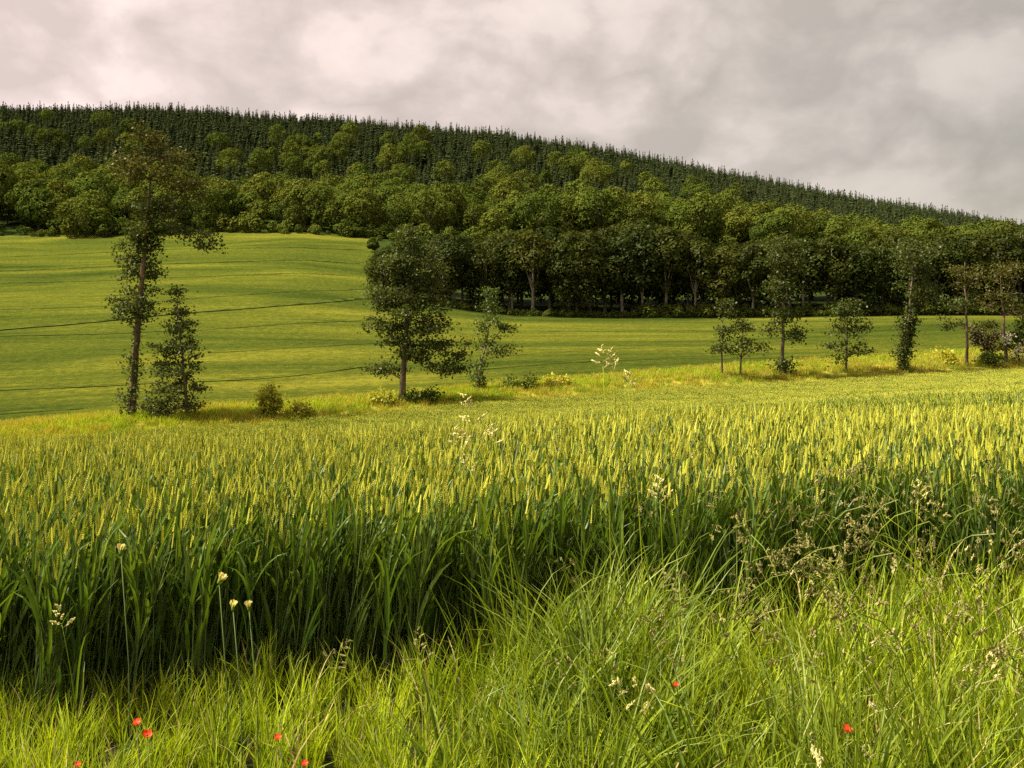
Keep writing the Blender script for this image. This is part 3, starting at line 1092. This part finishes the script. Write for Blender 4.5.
stream_tree('field_tree', 'tree', 'round-headed sapling with wide thin lower branches',
            [(846, 372), (847, 340), (848, 300)], 0.11,
            [(848, 308, 13, 11, 16), (848, 328, 20, 12, 18), (836, 346, 13, 7, 6), (860, 350, 13, 7, 6), (840, 358, 10, 5, 3)],
            leaf=0.19, per=28, mats=(M_ALDER,), seed=58, spread=0.36)
stream_tree('field_tree', 'tree', 'leaning field tree with thick ivy sleeve on its trunk',
            [(903, 371), (906, 345), (909, 318), (912, 280), (915, 240)], 0.17,
            [(916, 260, 22, 20, 32), (920, 288, 22, 14, 24), (905, 345, 4, 22, 14), (908, 322, 5, 8, 8)],
            leaf=0.19, per=34, mats=(M_ALDER,), seed=59, spread=0.40, ivy=(0, .6, 1500, .5))
stream_tree('field_tree', 'tree', 'thin field tree with bare reddish trunk under a high bronze crown',
            [(967, 366), (967, 330), (965, 290), (965, 262)], 0.14,
            [(966, 278, 19, 15, 20, 1), (960, 303, 19, 13, 14), (948, 322, 13, 7, 5)],
            leaf=0.19, per=28, mats=(M_ALDER, M_BRONZE), bark=M_BARKR, seed=60, spread=0.40)
stream_tree('field_tree', 'tree', 'wide brown-twigged field tree at the right end of the row',
            [(1007, 363), (1004, 330), (1002, 300), (1000, 262)], 0.17,
            [(1002, 274, 24, 15, 20), (1000, 302, 26, 14, 16), (984, 325, 18, 9, 8), (1022, 316, 14, 12, 10)],
            leaf=0.19, per=24, mats=(M_BRONZE,), bark=M_BARKR, seed=61, spread=0.42)

SHR = [
    ('loose yellow-green bush between the young alder and the spreading tree', [(268, 416), (268, 400)], [(268, 403, 12, 12, 22), (270, 393, 7, 7, 7)], M_BUSHY),
    ('low yellow-green bush right of the loose yellow-green bush', [(300, 416), (300, 408)], [(301, 409, 11, 6, 12)], M_BUSHY),
    ('low dark bush at the foot of the spreading tree', [(425, 403), (425, 394)], [(424, 395, 15, 4, 10), (410, 397, 7, 4, 5)], M_YOUNG),
    ('small yellowish bush left of the spreading tree', [(384, 405), (384, 398)], [(383, 399, 12, 6, 13)], M_BUSHY),
    ('grey-green bush right of the slim leaning tree', [(512, 390), (512, 383)], [(513, 384, 12, 5, 13), (530, 382, 10, 4, 7)], M_PALEB),
    ('dry yellow bush right of the grey-green bush', [(556, 386), (556, 379)], [(556, 381, 14, 4, 12)], M_BUSHY),
    ('brown leafless-looking shrub left of the last field tree', [(986, 360), (986, 345)], [(985, 342, 17, 12, 30), (978, 334, 9, 8, 8)], M_BROWN),
    ('green bush under the brown shrub', [(996, 366), (996, 358)], [(992, 359, 14, 6, 18)], M_YOUNG),
    ('low bush right of the ivy-clad tree', [(946, 366), (946, 358)], [(946, 357, 9, 7, 9)], M_BUSHY),
]
for i, (lab, tr, cl, mt) in enumerate(SHR):
    stream_tree('shrub', 'bush', lab, tr, 0.05, cl, leaf=0.19, per=26, mats=(mt,), seed=80 + i, spread=0.24, flat=.8)
stream_tree('shrub', 'bush', 'white-blossomed elder bush at the right edge', [(1020, 364), (1018, 345)],
            [0.06][0], [(1016, 344, 16, 14, 30), (1012, 336, 14, 10, 4, 1), (1018, 348, 12, 8, 4, 1), (1026, 330, 12, 14, 14)], leaf=0.2, per=24, mats=(M_YOUNG, M_WHITE), seed=95, spread=0.26, flat=.7)

# dry meadow grass on the strip
def tuft_mesh(name, seed, n, h, wd, rad, mat, arch=0.5, segs=4, matb=None):
    rng = np.random.default_rng(seed)
    mb = MB()
    for i in range(n):
        az = rng.random() * 6.283
        r = rad * math.sqrt(rng.random())
        b = Vector((r * math.cos(az * 3.1), r * math.sin(az * 3.1), -0.02))
        L = h * (0.45 + 0.6 * rng.random())
        out = Vector((math.cos(az), math.sin(az), 0))
        ar = arch * (0.25 + 1.1 * rng.random())
        pts, wd_ = [], []
        th = 0.08 + 0.2 * rng.random()
        p = b.copy()
        for k in range(segs + 1):
            pts.append(p.copy())
            f = k / segs
            wd_.append(wd * (0.7 + 0.6 * rng.random()) * (1.0 - f ** 1.8) + 0.0006 if k else wd * 0.7)
            th2 = th + ar * 1.7 * f ** 1.5
            p = p + (out * math.sin(th2) + Vector((0, 0, 1)) * math.cos(th2)) * (L / segs)
        side = out.cross(Vector((0, 0, 1)))
        side = (side + Vector(rng.normal(size=3) * 0.35)).normalized()
        m = 1 if (matb and rng.random() < 0.12) else 0
        mb.blade(pts, wd_, side, m, min(1, max(0, rng.normal(.5, .25))))
    return mb.mesh(name, [mat] + ([matb] if matb else []))


DT = [tuft_mesh('meadow_tuft', 400 + i, 26, 0.50, 0.035, 0.35, M_DRY, 0.5, 3) for i in range(4)]
GT = [tuft_mesh('meadow_tuft', 410 + i, 26, 0.45, 0.035, 0.35, M_GRASS, 0.5, 3) for i in range(2)]
n = 9000
us = rng.uniform(-120, 1150, n)
dl = np.interp(us, U, lipD)
de = np.interp(us, U, FEAT[I_F2][0])
ys = dl - 0.6 + (de - dl + 0.8) * rng.random(n)
xs = (us - 512) / F * ys
scatter('dry_grass', np.stack([xs, ys, ground_z(xs, ys)], 1), np.stack([rng.normal(size=n) * .08, rng.normal(size=n) * .08, rng.random(n) * 6.28], 1),
        0.5 + 0.7 * rng.random(n), np.where(rng.random(n) < 0.5 + 0.4 * np.sin(xs * 0.35) * np.sin(xs * .13 + ys * .4), rng.integers(0, 4, n), rng.integers(4, 6, n)), [proto('dry_tuft', m) for m in DT + GT])

# ------------------------------------------------------------------ wheat
def wheat_plant(mb, rng, x=0, y=0, lod=0, H=WH, ear=True):
    H = H * (0.88 + 0.17 * rng.random() if rng.random() < .85 else 0.72 + .15 * rng.random())
    lean = Vector((rng.normal() * 0.035, rng.normal() * 0.035, 0))
    def at(f):
        return Vector((x, y, 0)) + lean * f * f * H * 1.6 + Vector((0, 0, H * f))
    ear_l = 0.055 + 0.022 * rng.random()
    fe = 1 - ear_l / H
    t0 = float(np.clip(rng.normal(.5, .25), 0, 1))
    mb.tube([at(-0.02), at(0.5), at(fe)], [0.0022, 0.0019, 0.0014], 3, 1, t0, cap=False)
    nleaf = (4, 2, 1)[lod]
    for k in range(nleaf):
        f0 = [0.65, 0.49, 0.34, 0.18][k] + rng.normal() * 0.075
        L = [0.22, 0.26, 0.24, 0.2][k] * (0.8 + 0.4 * rng.random())
        az = rng.random() * 6.283
        out = Vector((math.cos(az), math.sin(az), 0))
        p = at(f0)
        th = 0.12 + 0.18 * rng.random()
        curl = (0.35 + 1.3 * rng.random() ** 1.6)
        pts, wd = [], []
        sg = 5 if lod == 0 else 3
        w0 = (0.0135 if lod == 0 else 0.011) * (0.8 + 0.4 * rng.random())
        for s in range(sg + 1):
            f = s / sg
            pts.append(p.copy())
            wd.append(w0 * (0.55 + 1.5 * f) * (1 - f ** 2.4) + 0.0005 if f < .999 else 0.0006)
            th2 = th + curl * f * f
            p = p + (out * math.sin(th2) + Vector((0, 0, 1)) * math.cos(th2)) * (L / sg)
        side = out.cross(Vector((0, 0, 1)))
        side = (side + out * rng.normal() * 0.5).normalized()
        mb.blade(pts, wd, side, 0, float(np.clip(rng.normal(.5 - .1 * k, .2), 0, 1)))
    if not ear:
        return
    # ear: two ranks of overlapping spikelets
    bend = Vector((rng.normal() * 0.14, rng.normal() * 0.14, 1)).normalized()
    p0 = at(fe)
    az = rng.random() * 3.14
    sd = Vector((math.cos(az), math.sin(az), 0))
    if lod == 0:
        ns = 9
        for s in range(ns):
            for sg in (-1, 1):
                f = (s + (0.5 if sg > 0 else 0)) / ns
                wd = 0.0054 * (1.05 - 0.55 * f)
                c = p0 + bend * ear_l * f + sd * sg * 0.0027 * (1.1 - .5 * f)
                mb.lozenge(c + bend * 0.006, bend + sd * sg * 0.40, 0.0135, wd, 2, float(np.clip(rng.normal(.45 + .2 * f, .2), 0, 1)))
    else:
        tt = float(np.clip(rng.normal(.55, .22), 0, 1))
        mb.lozenge(p0 + bend * ear_l * .3, bend, ear_l * .7, 0.0105 if lod == 1 else .022, 2, tt * .8)
        mb.lozenge(p0 + bend * ear_l * .7, bend, ear_l * .7, 0.0082 if lod == 1 else .018, 2, tt)


WM = [M_WLEAF, M_WSTEM, M_EAR]
protos = []
for i in range(14):
    mb = MB()
    r_ = np.random.default_rng(500 + i)
    wheat_plant(mb, r_)
    protos.append(proto('wheat_plant', mb.mesh('wheat_plant', WM)))
for i in range(6):
    mb = MB()
    r_ = np.random.default_rng(540 + i)
    for k in range(7):
        wheat_plant(mb, r_, r_.normal() * 0.11, r_.normal() * 0.11, 1)
    protos.append(proto('wheat_clump', mb.mesh('wheat_clump', WM)))
for i in range(5):
    mb = MB()
    r_ = np.random.default_rng(560 + i)
    for k in range(22):
        wheat_plant(mb, r_, r_.normal() * 0.22, r_.normal() * 0.22, 2)
    protos.append(proto('wheat_patch', mb.mesh('wheat_patch', WM)))

for i in range(3):
    mb = MB()
    r_ = np.random.default_rng(580 + i)
    for k in range(12):
        wheat_plant(mb, r_, r_.normal() * 0.18, r_.normal() * 0.18, 0, WH * .98, False)
    protos.append(proto('wheat_tiller', mb.mesh('wheat_tiller', WM)))

# wheelings through the near crop: bare lines in plan
WHEEL = []
def wheel_line(pts):
    P = []
    for (u, py, d) in pts:
        P.append(((u - 512) / F * d, d))
    WHEEL.append(np.array(P))
wheel_line([(430, 0, 24), (600, 0, 27), (760, 0, 31), (900, 0, 33), (1100, 0, 36)])
wheel_line([(560, 0, 15.5), (700, 0, 15.8), (900, 0, 15.0), (1100, 0, 14.0)])
wheel_line([(150, 0, 33), (300, 0, 37), (480, 0, 43), (620, 0, 49)])
wheel_line([(700, 0, 50), (850, 0, 56), (1100, 0, 60)])


def off_wheel(P, gap):
    ok = np.ones(len(P), bool)
    for Wl in WHEEL:
        yl = np.interp(P[:, 0], Wl[:, 0], Wl[:, 1], left=-99, right=-99)
        ok &= np.abs(P[:, 1] - yl) > gap
    return ok


def wheat_zone(d0, d1, dens, pad):
    u0, u1 = -90 - pad, 1114 + pad
    k = (u1 - u0) / F
    n = int(dens * k * 0.5 * (d1 ** 2 - d0 ** 2))
    y = np.sqrt(rng.uniform(d0 ** 2, d1 ** 2, n))
    x = (rng.uniform(u0, u1, n) - 512) / F * y
    return np.stack([x, y], 1)


Z1 = wheat_zone(2.6, 9.5, 640, 60)
ey = edge_y(Z1[:, 0]) + 0.10 * np.sin(Z1[:, 0] * 5.0) + 0.05 * np.sin(Z1[:, 0] * 17.0) + rng.normal(size=len(Z1)) * 0.06
Z1 = Z1[Z1[:, 1] > ey]
Z2 = wheat_zone(9.5, 26, 88, 20)
g2 = ~off_wheel(Z2, 0.55)
Z3 = wheat_zone(26, 110, 8, 0)
lp = np.interp(512 + F * Z3[:, 0] / wdt(Z3[:, 1]), U, lipD)
Z3 = Z3[Z3[:, 1] < lp - 0.3 + rng.normal(size=len(Z3)) * .5]
g3 = ~off_wheel(Z3, 1.3) & (rng.random(len(Z3)) < .85)
P = np.concatenate([Z1, Z2, Z3])
idx = np.concatenate([rng.integers(0, 14, len(Z1)), np.where(g2, rng.integers(25, 28, len(Z2)), rng.integers(14, 20, len(Z2))), np.where(g3, rng.integers(25, 28, len(Z3)), rng.integers(20, 25, len(Z3)))])
print('wheat', len(Z1), len(Z2), len(Z3))
und = 1 + 0.06 * np.sin(P[:, 0] * 0.9 + P[:, 1] * 0.5) * np.sin(P[:, 1] * 0.7 - P[:, 0] * 0.3)
n = len(P)
lean = 0.065
wz = rng.random(n) * 6.28
wa = rng.normal(size=n) * lean + 0.05 * np.sin(P[:, 0] * 1.1 + P[:, 1] * 0.6)
wb = rng.normal(size=n) * lean + 0.05 + 0.07 * np.sin(P[:, 0] * 0.8 - P[:, 1] * 0.9)
lx, ly = wa * np.cos(wz) + wb * np.sin(wz), -wa * np.sin(wz) + wb * np.cos(wz)
scatter('wheat_crop', np.stack([P[:, 0], P[:, 1], ground_z(P[:, 0], P[:, 1])], 1),
        np.stack([lx, ly, wz], 1),
        und * (0.90 + 0.16 * rng.random(n)), idx, protos)

# ------------------------------------------------------------------ verge
VG = [tuft_mesh('verge_tuft', 700 + i, 16, 0.44, 0.010 + 0.0022 * (i % 4), 0.07, M_GRASS, 0.55, 5, M_STRAW) for i in range(7)]
LG = [tuft_mesh('lush_tuft', 720 + i, 18, 0.66, 0.011 + .003 * (i % 3), 0.08, M_LUSH, 0.6, 6) for i in range(5)]
SG = [tuft_mesh('short_tuft', 740 + i, 26, 0.22, 0.009, 0.07, M_GRASS, 0.6, 4, M_STRAW) for i in range(3)]
n = 4700
y = rng.uniform(1.7, 5.9, n)
x = rng.uniform(-0.72, 0.72, n) * (y + 0.6)
P = np.stack([x, y], 1)
P = P[P[:, 1] < edge_y(P[:, 0]) + 0.12 + rng.normal(size=len(P)) * 0.1]
n = len(P)
lush = np.exp(-(((P[:, 0] - 0.27) / 0.30) ** 2 + ((P[:, 1] - 3.3) / 0.6) ** 2)) + 0.30 * np.exp(-(((P[:, 0] - 0.95) / 0.5) ** 2 + ((P[:, 1] - 2.7) / 0.35) ** 2))
lush = lush * (P[:, 1] > 2.55)
r1 = rng.random(n)
idx = np.where(r1 < lush * 0.85, rng.integers(7, 12, n), np.where(rng.random(n) < 0.3, rng.integers(12, 15, n), rng.integers(0, 7, n)))
hgt = np.interp(P[:, 0], [-2.2, -1.2, -0.5, -0.1, 0.2, 0.5, 0.8, 1.2, 2.5], [0.46, 0.54, 0.58, 0.72, 0.92, 0.9, 0.82, 0.9, 1.0])
sc = hgt * (0.65 + 0.6 * rng.random(n))
scatter('verge_grass', np.stack([P[:, 0], P[:, 1], ground_z(P[:, 0], P[:, 1])], 1),
        np.stack([rng.normal(size=n) * .12, rng.normal(size=n) * .12, rng.random(n) * 6.28], 1), sc, idx, [proto('verge_tuft', m) for m in VG + LG + SG])
print('verge', n)


# seeding grasses: stem, blades and a clustered panicle
def panicle_mesh(rng, mb, p, d, ln, nclus, size, m, droop=0.5):
    p, d = Vector(p), Vector(d).normalized()
    side = d.cross(Vector((0.2, 1, 0.1))).normalized()
    for c in range(nclus):
        f = c / max(1, nclus - 1)
        sgn = 1 if c % 2 else -1
        arm = (1 - f) * ln * 0.38 * (0.6 + .6 * rng.random())
        dirn = (d * 0.75 + side * sgn * (0.55 + .3 * rng.random()) + Vector(rng.normal(size=3) * .2) - Vector((0, 0, droop * .5 * (1 - f)))).normalized()
        a = p + d * ln * f
        b = a + dirn * arm
        if arm > 0.004:
            mb.tube([a, b], [0.0007, 0.0006], 3, 1, .5, cap=False)
        k = int(12 + 14 * (1 - f) * rng.random() + 5)
        cl = size * (1.15 - 0.5 * f)
        for i in range(k):
            g_ = rng.random()
            q = b + dirn * cl * (g_ - .2) + Vector(rng.normal(size=3) * cl * 0.13 * (1.2 - g_))
            mb.lozenge(q, dirn + Vector(rng.normal(size=3) * .35), 0.0105, 0.0042, 0, float(np.clip(rng.normal(.5, .25), 0, 1)), sides=3)


def seed_grass(label, base, tip, bow, ln, nclus, size, pale=False, seed=1, group=None, droop=.5, blades=2):
    """base: (x, y) on the ground; tip: 3D end of the stem where the panicle begins."""
    rng = np.random.default_rng(seed)
    b = Vector((base[0], base[1], gz(*base)))
    t = Vector(tip)
    pts = []
    for i in range(9):
        f = i / 8
        pts.append(b.lerp(t, f) + Vector(bow) * math.sin(f * math.pi) * 1.0)
    root = bpy.data.objects.new('seeding_grass', None)
    root.location = b
    COL.objects.link(root)
    st, le, he = MB(), MB(), MB()
    L = [p - b for p in pts]
    L[0].z -= 0.03
    st.tube(L, [0.0022 - 0.0010 * i / 8 for i in range(9)], 5, 0, .5)
    for k in range(blades):
        i = 1 + 2 * k
        p = L[i]
        az = rng.random() * 6.28
        out = Vector((math.cos(az), math.sin(az) * .5, 0))
        q, ws, ps = p.copy(), [], []
        ll = 0.22 + .15 * rng.random()
        for s in range(6):
            f = s / 5
            ps.append(q.copy())
            ws.append(0.007 * (1 - f ** 2) + .0006)
            th = 0.3 + 1.4 * f * f
            q = q + (out * math.sin(th) + Vector((0, 0, 1)) * math.cos(th)) * ll / 5
        le.blade(ps, ws, out.cross(Vector((0, 0, 1))).normalized(), 0, rng.random())
    d = (L[-1] - L[-2]).normalized()
    panicle_mesh(rng, he, L[-1] - d * 0.01, d, ln, nclus, size, 0, droop)
    link('stem', st.mesh('grass_stem', [M_GRASS], True), root)
    if blades:
        link('leaf', le.mesh('grass_leaf', [M_LUSH]), root)
    link('seed_head', he.mesh('grass_seed_head', [M_SEEDP if pale else M_SEED, M_STRAW]), root)
    return tag(root, label, 'grass stalk', group)


def at_px(u, py, d):
    return px3(u, py, d)


SGS = [
    ('tall seeding grass arching left with pale tufted head above the wheat', (0.12, 3.1), (477, 438, 3.05), (0.02, 0, 0.05), 0.15, 8, .030, True),
    ('seeding grass bent far left with pale horizontal tufts', (0.02, 3.2), (462, 447, 3.1), (0.03, 0, 0.08), 0.07, 5, .028, True),
    ('seeding grass with low pale head just under the arching one', (0.10, 3.0), (470, 470, 3.0), (0.02, 0, 0.06), 0.06, 4, .026, True),
    ('upright reddish-stemmed seeding grass right of the arching one', (0.05, 3.3), (494, 440, 3.25), (0.01, 0, 0.02), 0.05, 4, .022, True),
    ('tallest upright seeding grass, left of two bright heads against the far field', (0.34, 3.35), (603, 366, 3.3), (0.01, 0, 0.02), 0.075, 7, .017, True),
    ('upright seeding grass, right of two bright heads against the far field', (0.40, 3.35), (613, 368, 3.32), (0.01, 0, 0.01), 0.075, 7, .017, True),
    ('seeding grass with small nodding head right of the two bright heads', (0.46, 3.3), (628, 384, 3.3), (0.01, 0, 0.05), 0.05, 4, .022, True),
    ('seeding grass with loose head low above the wheat at the middle', (0.50, 3.1), (660, 500, 3.1), (0.0, 0, 0.06), 0.08, 6, .026, True),
    ('seeding grass with purple-brown drooping head before the right wheat', (1.75, 3.4), (884, 515, 3.5), (0.05, 0, 0.10), 0.13, 7, .034, False),
    ('seeding grass bent left with brownish tufts below the purple-brown head', (1.62, 3.3), (880, 540, 3.45), (0.05, 0, 0.12), 0.10, 6, .034, False),
    ('seeding grass with heavy brown head left of the purple-brown head', (1.30, 3.2), (822, 556, 3.3), (0.04, 0, 0.10), 0.11, 7, .030, False),
    ('seeding grass with tangled head low before the right wheat', (1.05, 3.15), (790, 575, 3.2), (0.05, 0, 0.10), 0.11, 7, .030, False),
    ('seeding grass leaning left with brown head over the dark wheat foot', (0.98, 3.1), (765, 580, 3.1), (0.05, 0, 0.10), 0.09, 6, .028, False),
    ('pale upright seeding grass near the right wheat tops', (1.50, 3.7), (918, 500, 3.7), (0.0, 0, 0.04), 0.08, 6, .024, True),
    ('long bowed seeding grass in the lower right verge', (0.72, 2.6), (660, 700, 2.5), (0.06, 0, 0.10), 0.14, 8, .026, True),
    ('bowed seeding grass lying right in the right verge', (1.0, 2.9), (940, 625, 3.0), (-0.02, 0, 0.16), 0.12, 7, .026, False),
    ('seeding grass nodding right at the right verge edge', (1.2, 2.95), (985, 650, 2.9), (-0.02, 0, 0.16), 0.11, 7, .026, False),
    ('thin seeding grass with open brown head at the lower left', (-0.80, 2.95), (330, 665, 3.05), (0.0, 0, 0.03), 0.10, 9, .014, False),
    ('thin seeding grass with open brown head left of the middle', (-0.26, 2.95), (420, 660, 3.05), (0.0, 0, 0.03), 0.10, 9, .014, False),
    ('pale seeding grass in the dark wheat at the lower left', (-1.35, 3.1), (62, 625, 3.1), (0.0, 0, 0.04), 0.07, 6, .022, True),
]
for i, (lab, b, tp, bow, ln, nc_, sz, pale) in enumerate(SGS):
    t = at_px(*tp)
    seed_grass(lab, b, t, bow, ln, nc_, sz, pale, seed=800 + i)

# mass of nodding seed heads over the right verge
NG = []
for i in range(6):
    r_ = np.random.default_rng(840 + i)
    mb = MB()
    bend = 0.10 + 0.22 * r_.random()
    pts = [Vector((bend * (f ** 2.2) * 0.9, 0.03 * math.sin(f * 3), 0.62 * math.sin(min(f, 1) * 1.45))) for f in np.linspace(0, 1, 8)]
    mb.tube(pts, [0.0016] * 8, 3, 1, .5, cap=False)
    d = (pts[-1] - pts[-2]).normalized()
    panicle_mesh(r_, mb, pts[-1], d, 0.07 + .05 * r_.random(), 5, 0.022, 0, .6)
    NG.append(proto('nodding_grass', mb.mesh('nodding_grass', [M_SEED, M_LUSH])))
n = 300
x = rng.normal(1.55, 0.75, n)
y = rng.uniform(2.4, 4.6, n)
ok = (y < edge_y(x) + 0.1) & (x > 0.5)
x, y = x[ok], y[ok]
n = len(x)
rz = np.where(rng.random(n) < .65, math.pi, 0.0) + rng.normal(size=n) * .8
scatter('seeding_grass_mass', np.stack([x, y, ground_z(x, y)], 1), np.stack([rng.normal(size=n) * .1, rng.normal(size=n) * .1, rz], 1),
        0.75 + 0.4 * rng.random(n), rng.integers(0, 6, n), NG)


# ------------------------------------------------------------------ flowers
def poppy(label, u, py, d, seed, size=0.026, tilt=(0, 0)):
    size *= 0.85
    rng = np.random.default_rng(seed)
    c = px3(u, py, d)
    base = Vector((c.x + rng.normal() * .02, c.y + .02, gz(c.x, c.y)))
    root = bpy.data.objects.new('poppy', None)
    root.location = base
    COL.objects.link(root)
    st, pt, ht = MB(), MB(), MB()
    top = c - base
    st.tube([(0, 0, -0.02), (top.x * .3, top.y * .3, top.z * .5), tuple(top)], [.0016, .0014, .0012], 5)
    ax = Vector((tilt[0], tilt[1] - .22, 1)).normalized()
    a1 = ax.cross(Vector((0, 1, .2))).normalized()
    a2 = ax.cross(a1)
    for k in range(4):
        w = k * math.pi / 2 + .3
        o = a1 * math.cos(w) + a2 * math.sin(w)
        s = ax.cross(o)
        lift = 0.55 if k % 2 else 0.4
        R = size * (1.0 if k % 2 else .92)
        grid = []
        for i in range(5):
            f = i / 4
            row = []
            for j in range(7):
                h = (j / 6 - .5) * 2
                wv = R * 1.05 * math.sin(min(1, f * 1.15 + .12) * math.pi * .62)
                rr = R * f * (1 - .22 * h * h)
                row.append(top + o * rr + s * h * wv * .8 + ax * (lift * R * f * f + .05 * R * math.sin(h * 7 + k) * f + .18 * R * h * h * f + .001 * k))
            grid.append(row)
        for i in range(4):
            for j in range(6):
                pt.poly([grid[i][j], grid[i][j + 1], grid[i + 1][j + 1], grid[i + 1][j]], 0, float(np.clip(.5 + rng.normal() * .2, 0, 1)))
    ht.lozenge(top + ax * size * .2, ax, size * .5, size * .35, 0, .5, 8)
    link('stem', st.mesh('poppy_stem', [M_WSTEM], True), root)
    link('petals', pt.mesh('poppy_petals', [M_POPPY], True), root)
    link('flower_heart', ht.mesh('poppy_heart', [M_DARK]), root)
    return tag(root, label, 'poppy', None)


poppy('red poppy deep in the grass at the lower left, upper of two close together', 137, 724, 2.75, 1, .014)
poppy('red poppy at the lower left, lower of two close together', 147, 736, 2.72, 2, .016, (.3, 0))
poppy('orange-red poppy in the bright grass left of the middle', 278, 739, 2.62, 3, .012)
poppy('orange-red poppy low at the bottom edge left of the middle', 305, 765, 2.55, 4, .011)
poppy('red poppy in the lower right verge', 848, 731, 2.55, 5, .015)
poppy('small red poppy behind the tall green tuft right of the middle', 676, 686, 2.85, 6, .011)
poppy('small orange poppy in the grass at the bottom left', 78, 766, 2.6, 7, .010)


def cream_flower(label, u, py, d, seed, size=.022, tilt=0.0):
    rng = np.random.default_rng(seed)
    c = px3(u, py, d)
    base = Vector((c.x + .03, c.y, gz(c.x, c.y)))
    root = bpy.data.objects.new('cream_flower', None)
    root.location = base
    COL.objects.link(root)
    st, pt, cp = MB(), MB(), MB()
    top = c - base
    st.tube([(0, 0, -.02), (top.x * .2, 0, top.z * .5), tuple(top)], [.0020, .0018, .0016], 5)
    ax = Vector((tilt, -.1, 1)).normalized()
    a1 = ax.cross(Vector((0, 1, .2))).normalized()
    a2 = ax.cross(a1)
    cp.tube([top - ax * .004, top + ax * size * .5], [size * .22, size * .34], 8)
    for k in range(34):
        w = rng.random() * 6.28
        o = a1 * math.cos(w) + a2 * math.sin(w)
        sp = .15 + .5 * rng.random()
        d_ = (ax + o * sp).normalized()
        s = d_.cross(o + ax * .1).normalized()
        p0 = top + ax * size * .3 + o * size * .2
        p1 = p0 + d_ * size * .9 * (.8 + .4 * rng.random())
        pt.poly([p0 - s * .0012, p0 + s * .0012, p1 + s * .0024, p1 - s * .0024], 0, rng.random())
    link('stem', st.mesh('flower_stem', [M_WSTEM], True), root)
    link('calyx', cp.mesh('flower_calyx', [M_LUSH], True), root)
    link('petals', pt.mesh('flower_petals', [M_CREAM]), root)
    return tag(root, label, 'flower', None)


cream_flower('cream flower tilted right before the wheat, upper of three', 219, 582, 3.02, 1, .022, .6)
cream_flower('cream flower before the wheat, lower left of three', 233, 609, 3.0, 2, .020, .1)
cream_flower('cream flower before the wheat, lower right of three', 249, 609, 3.0, 3, .019, -.1)
cream_flower('pale cream flower head high in the left wheat', 121, 553, 3.1, 4, .022, 0)
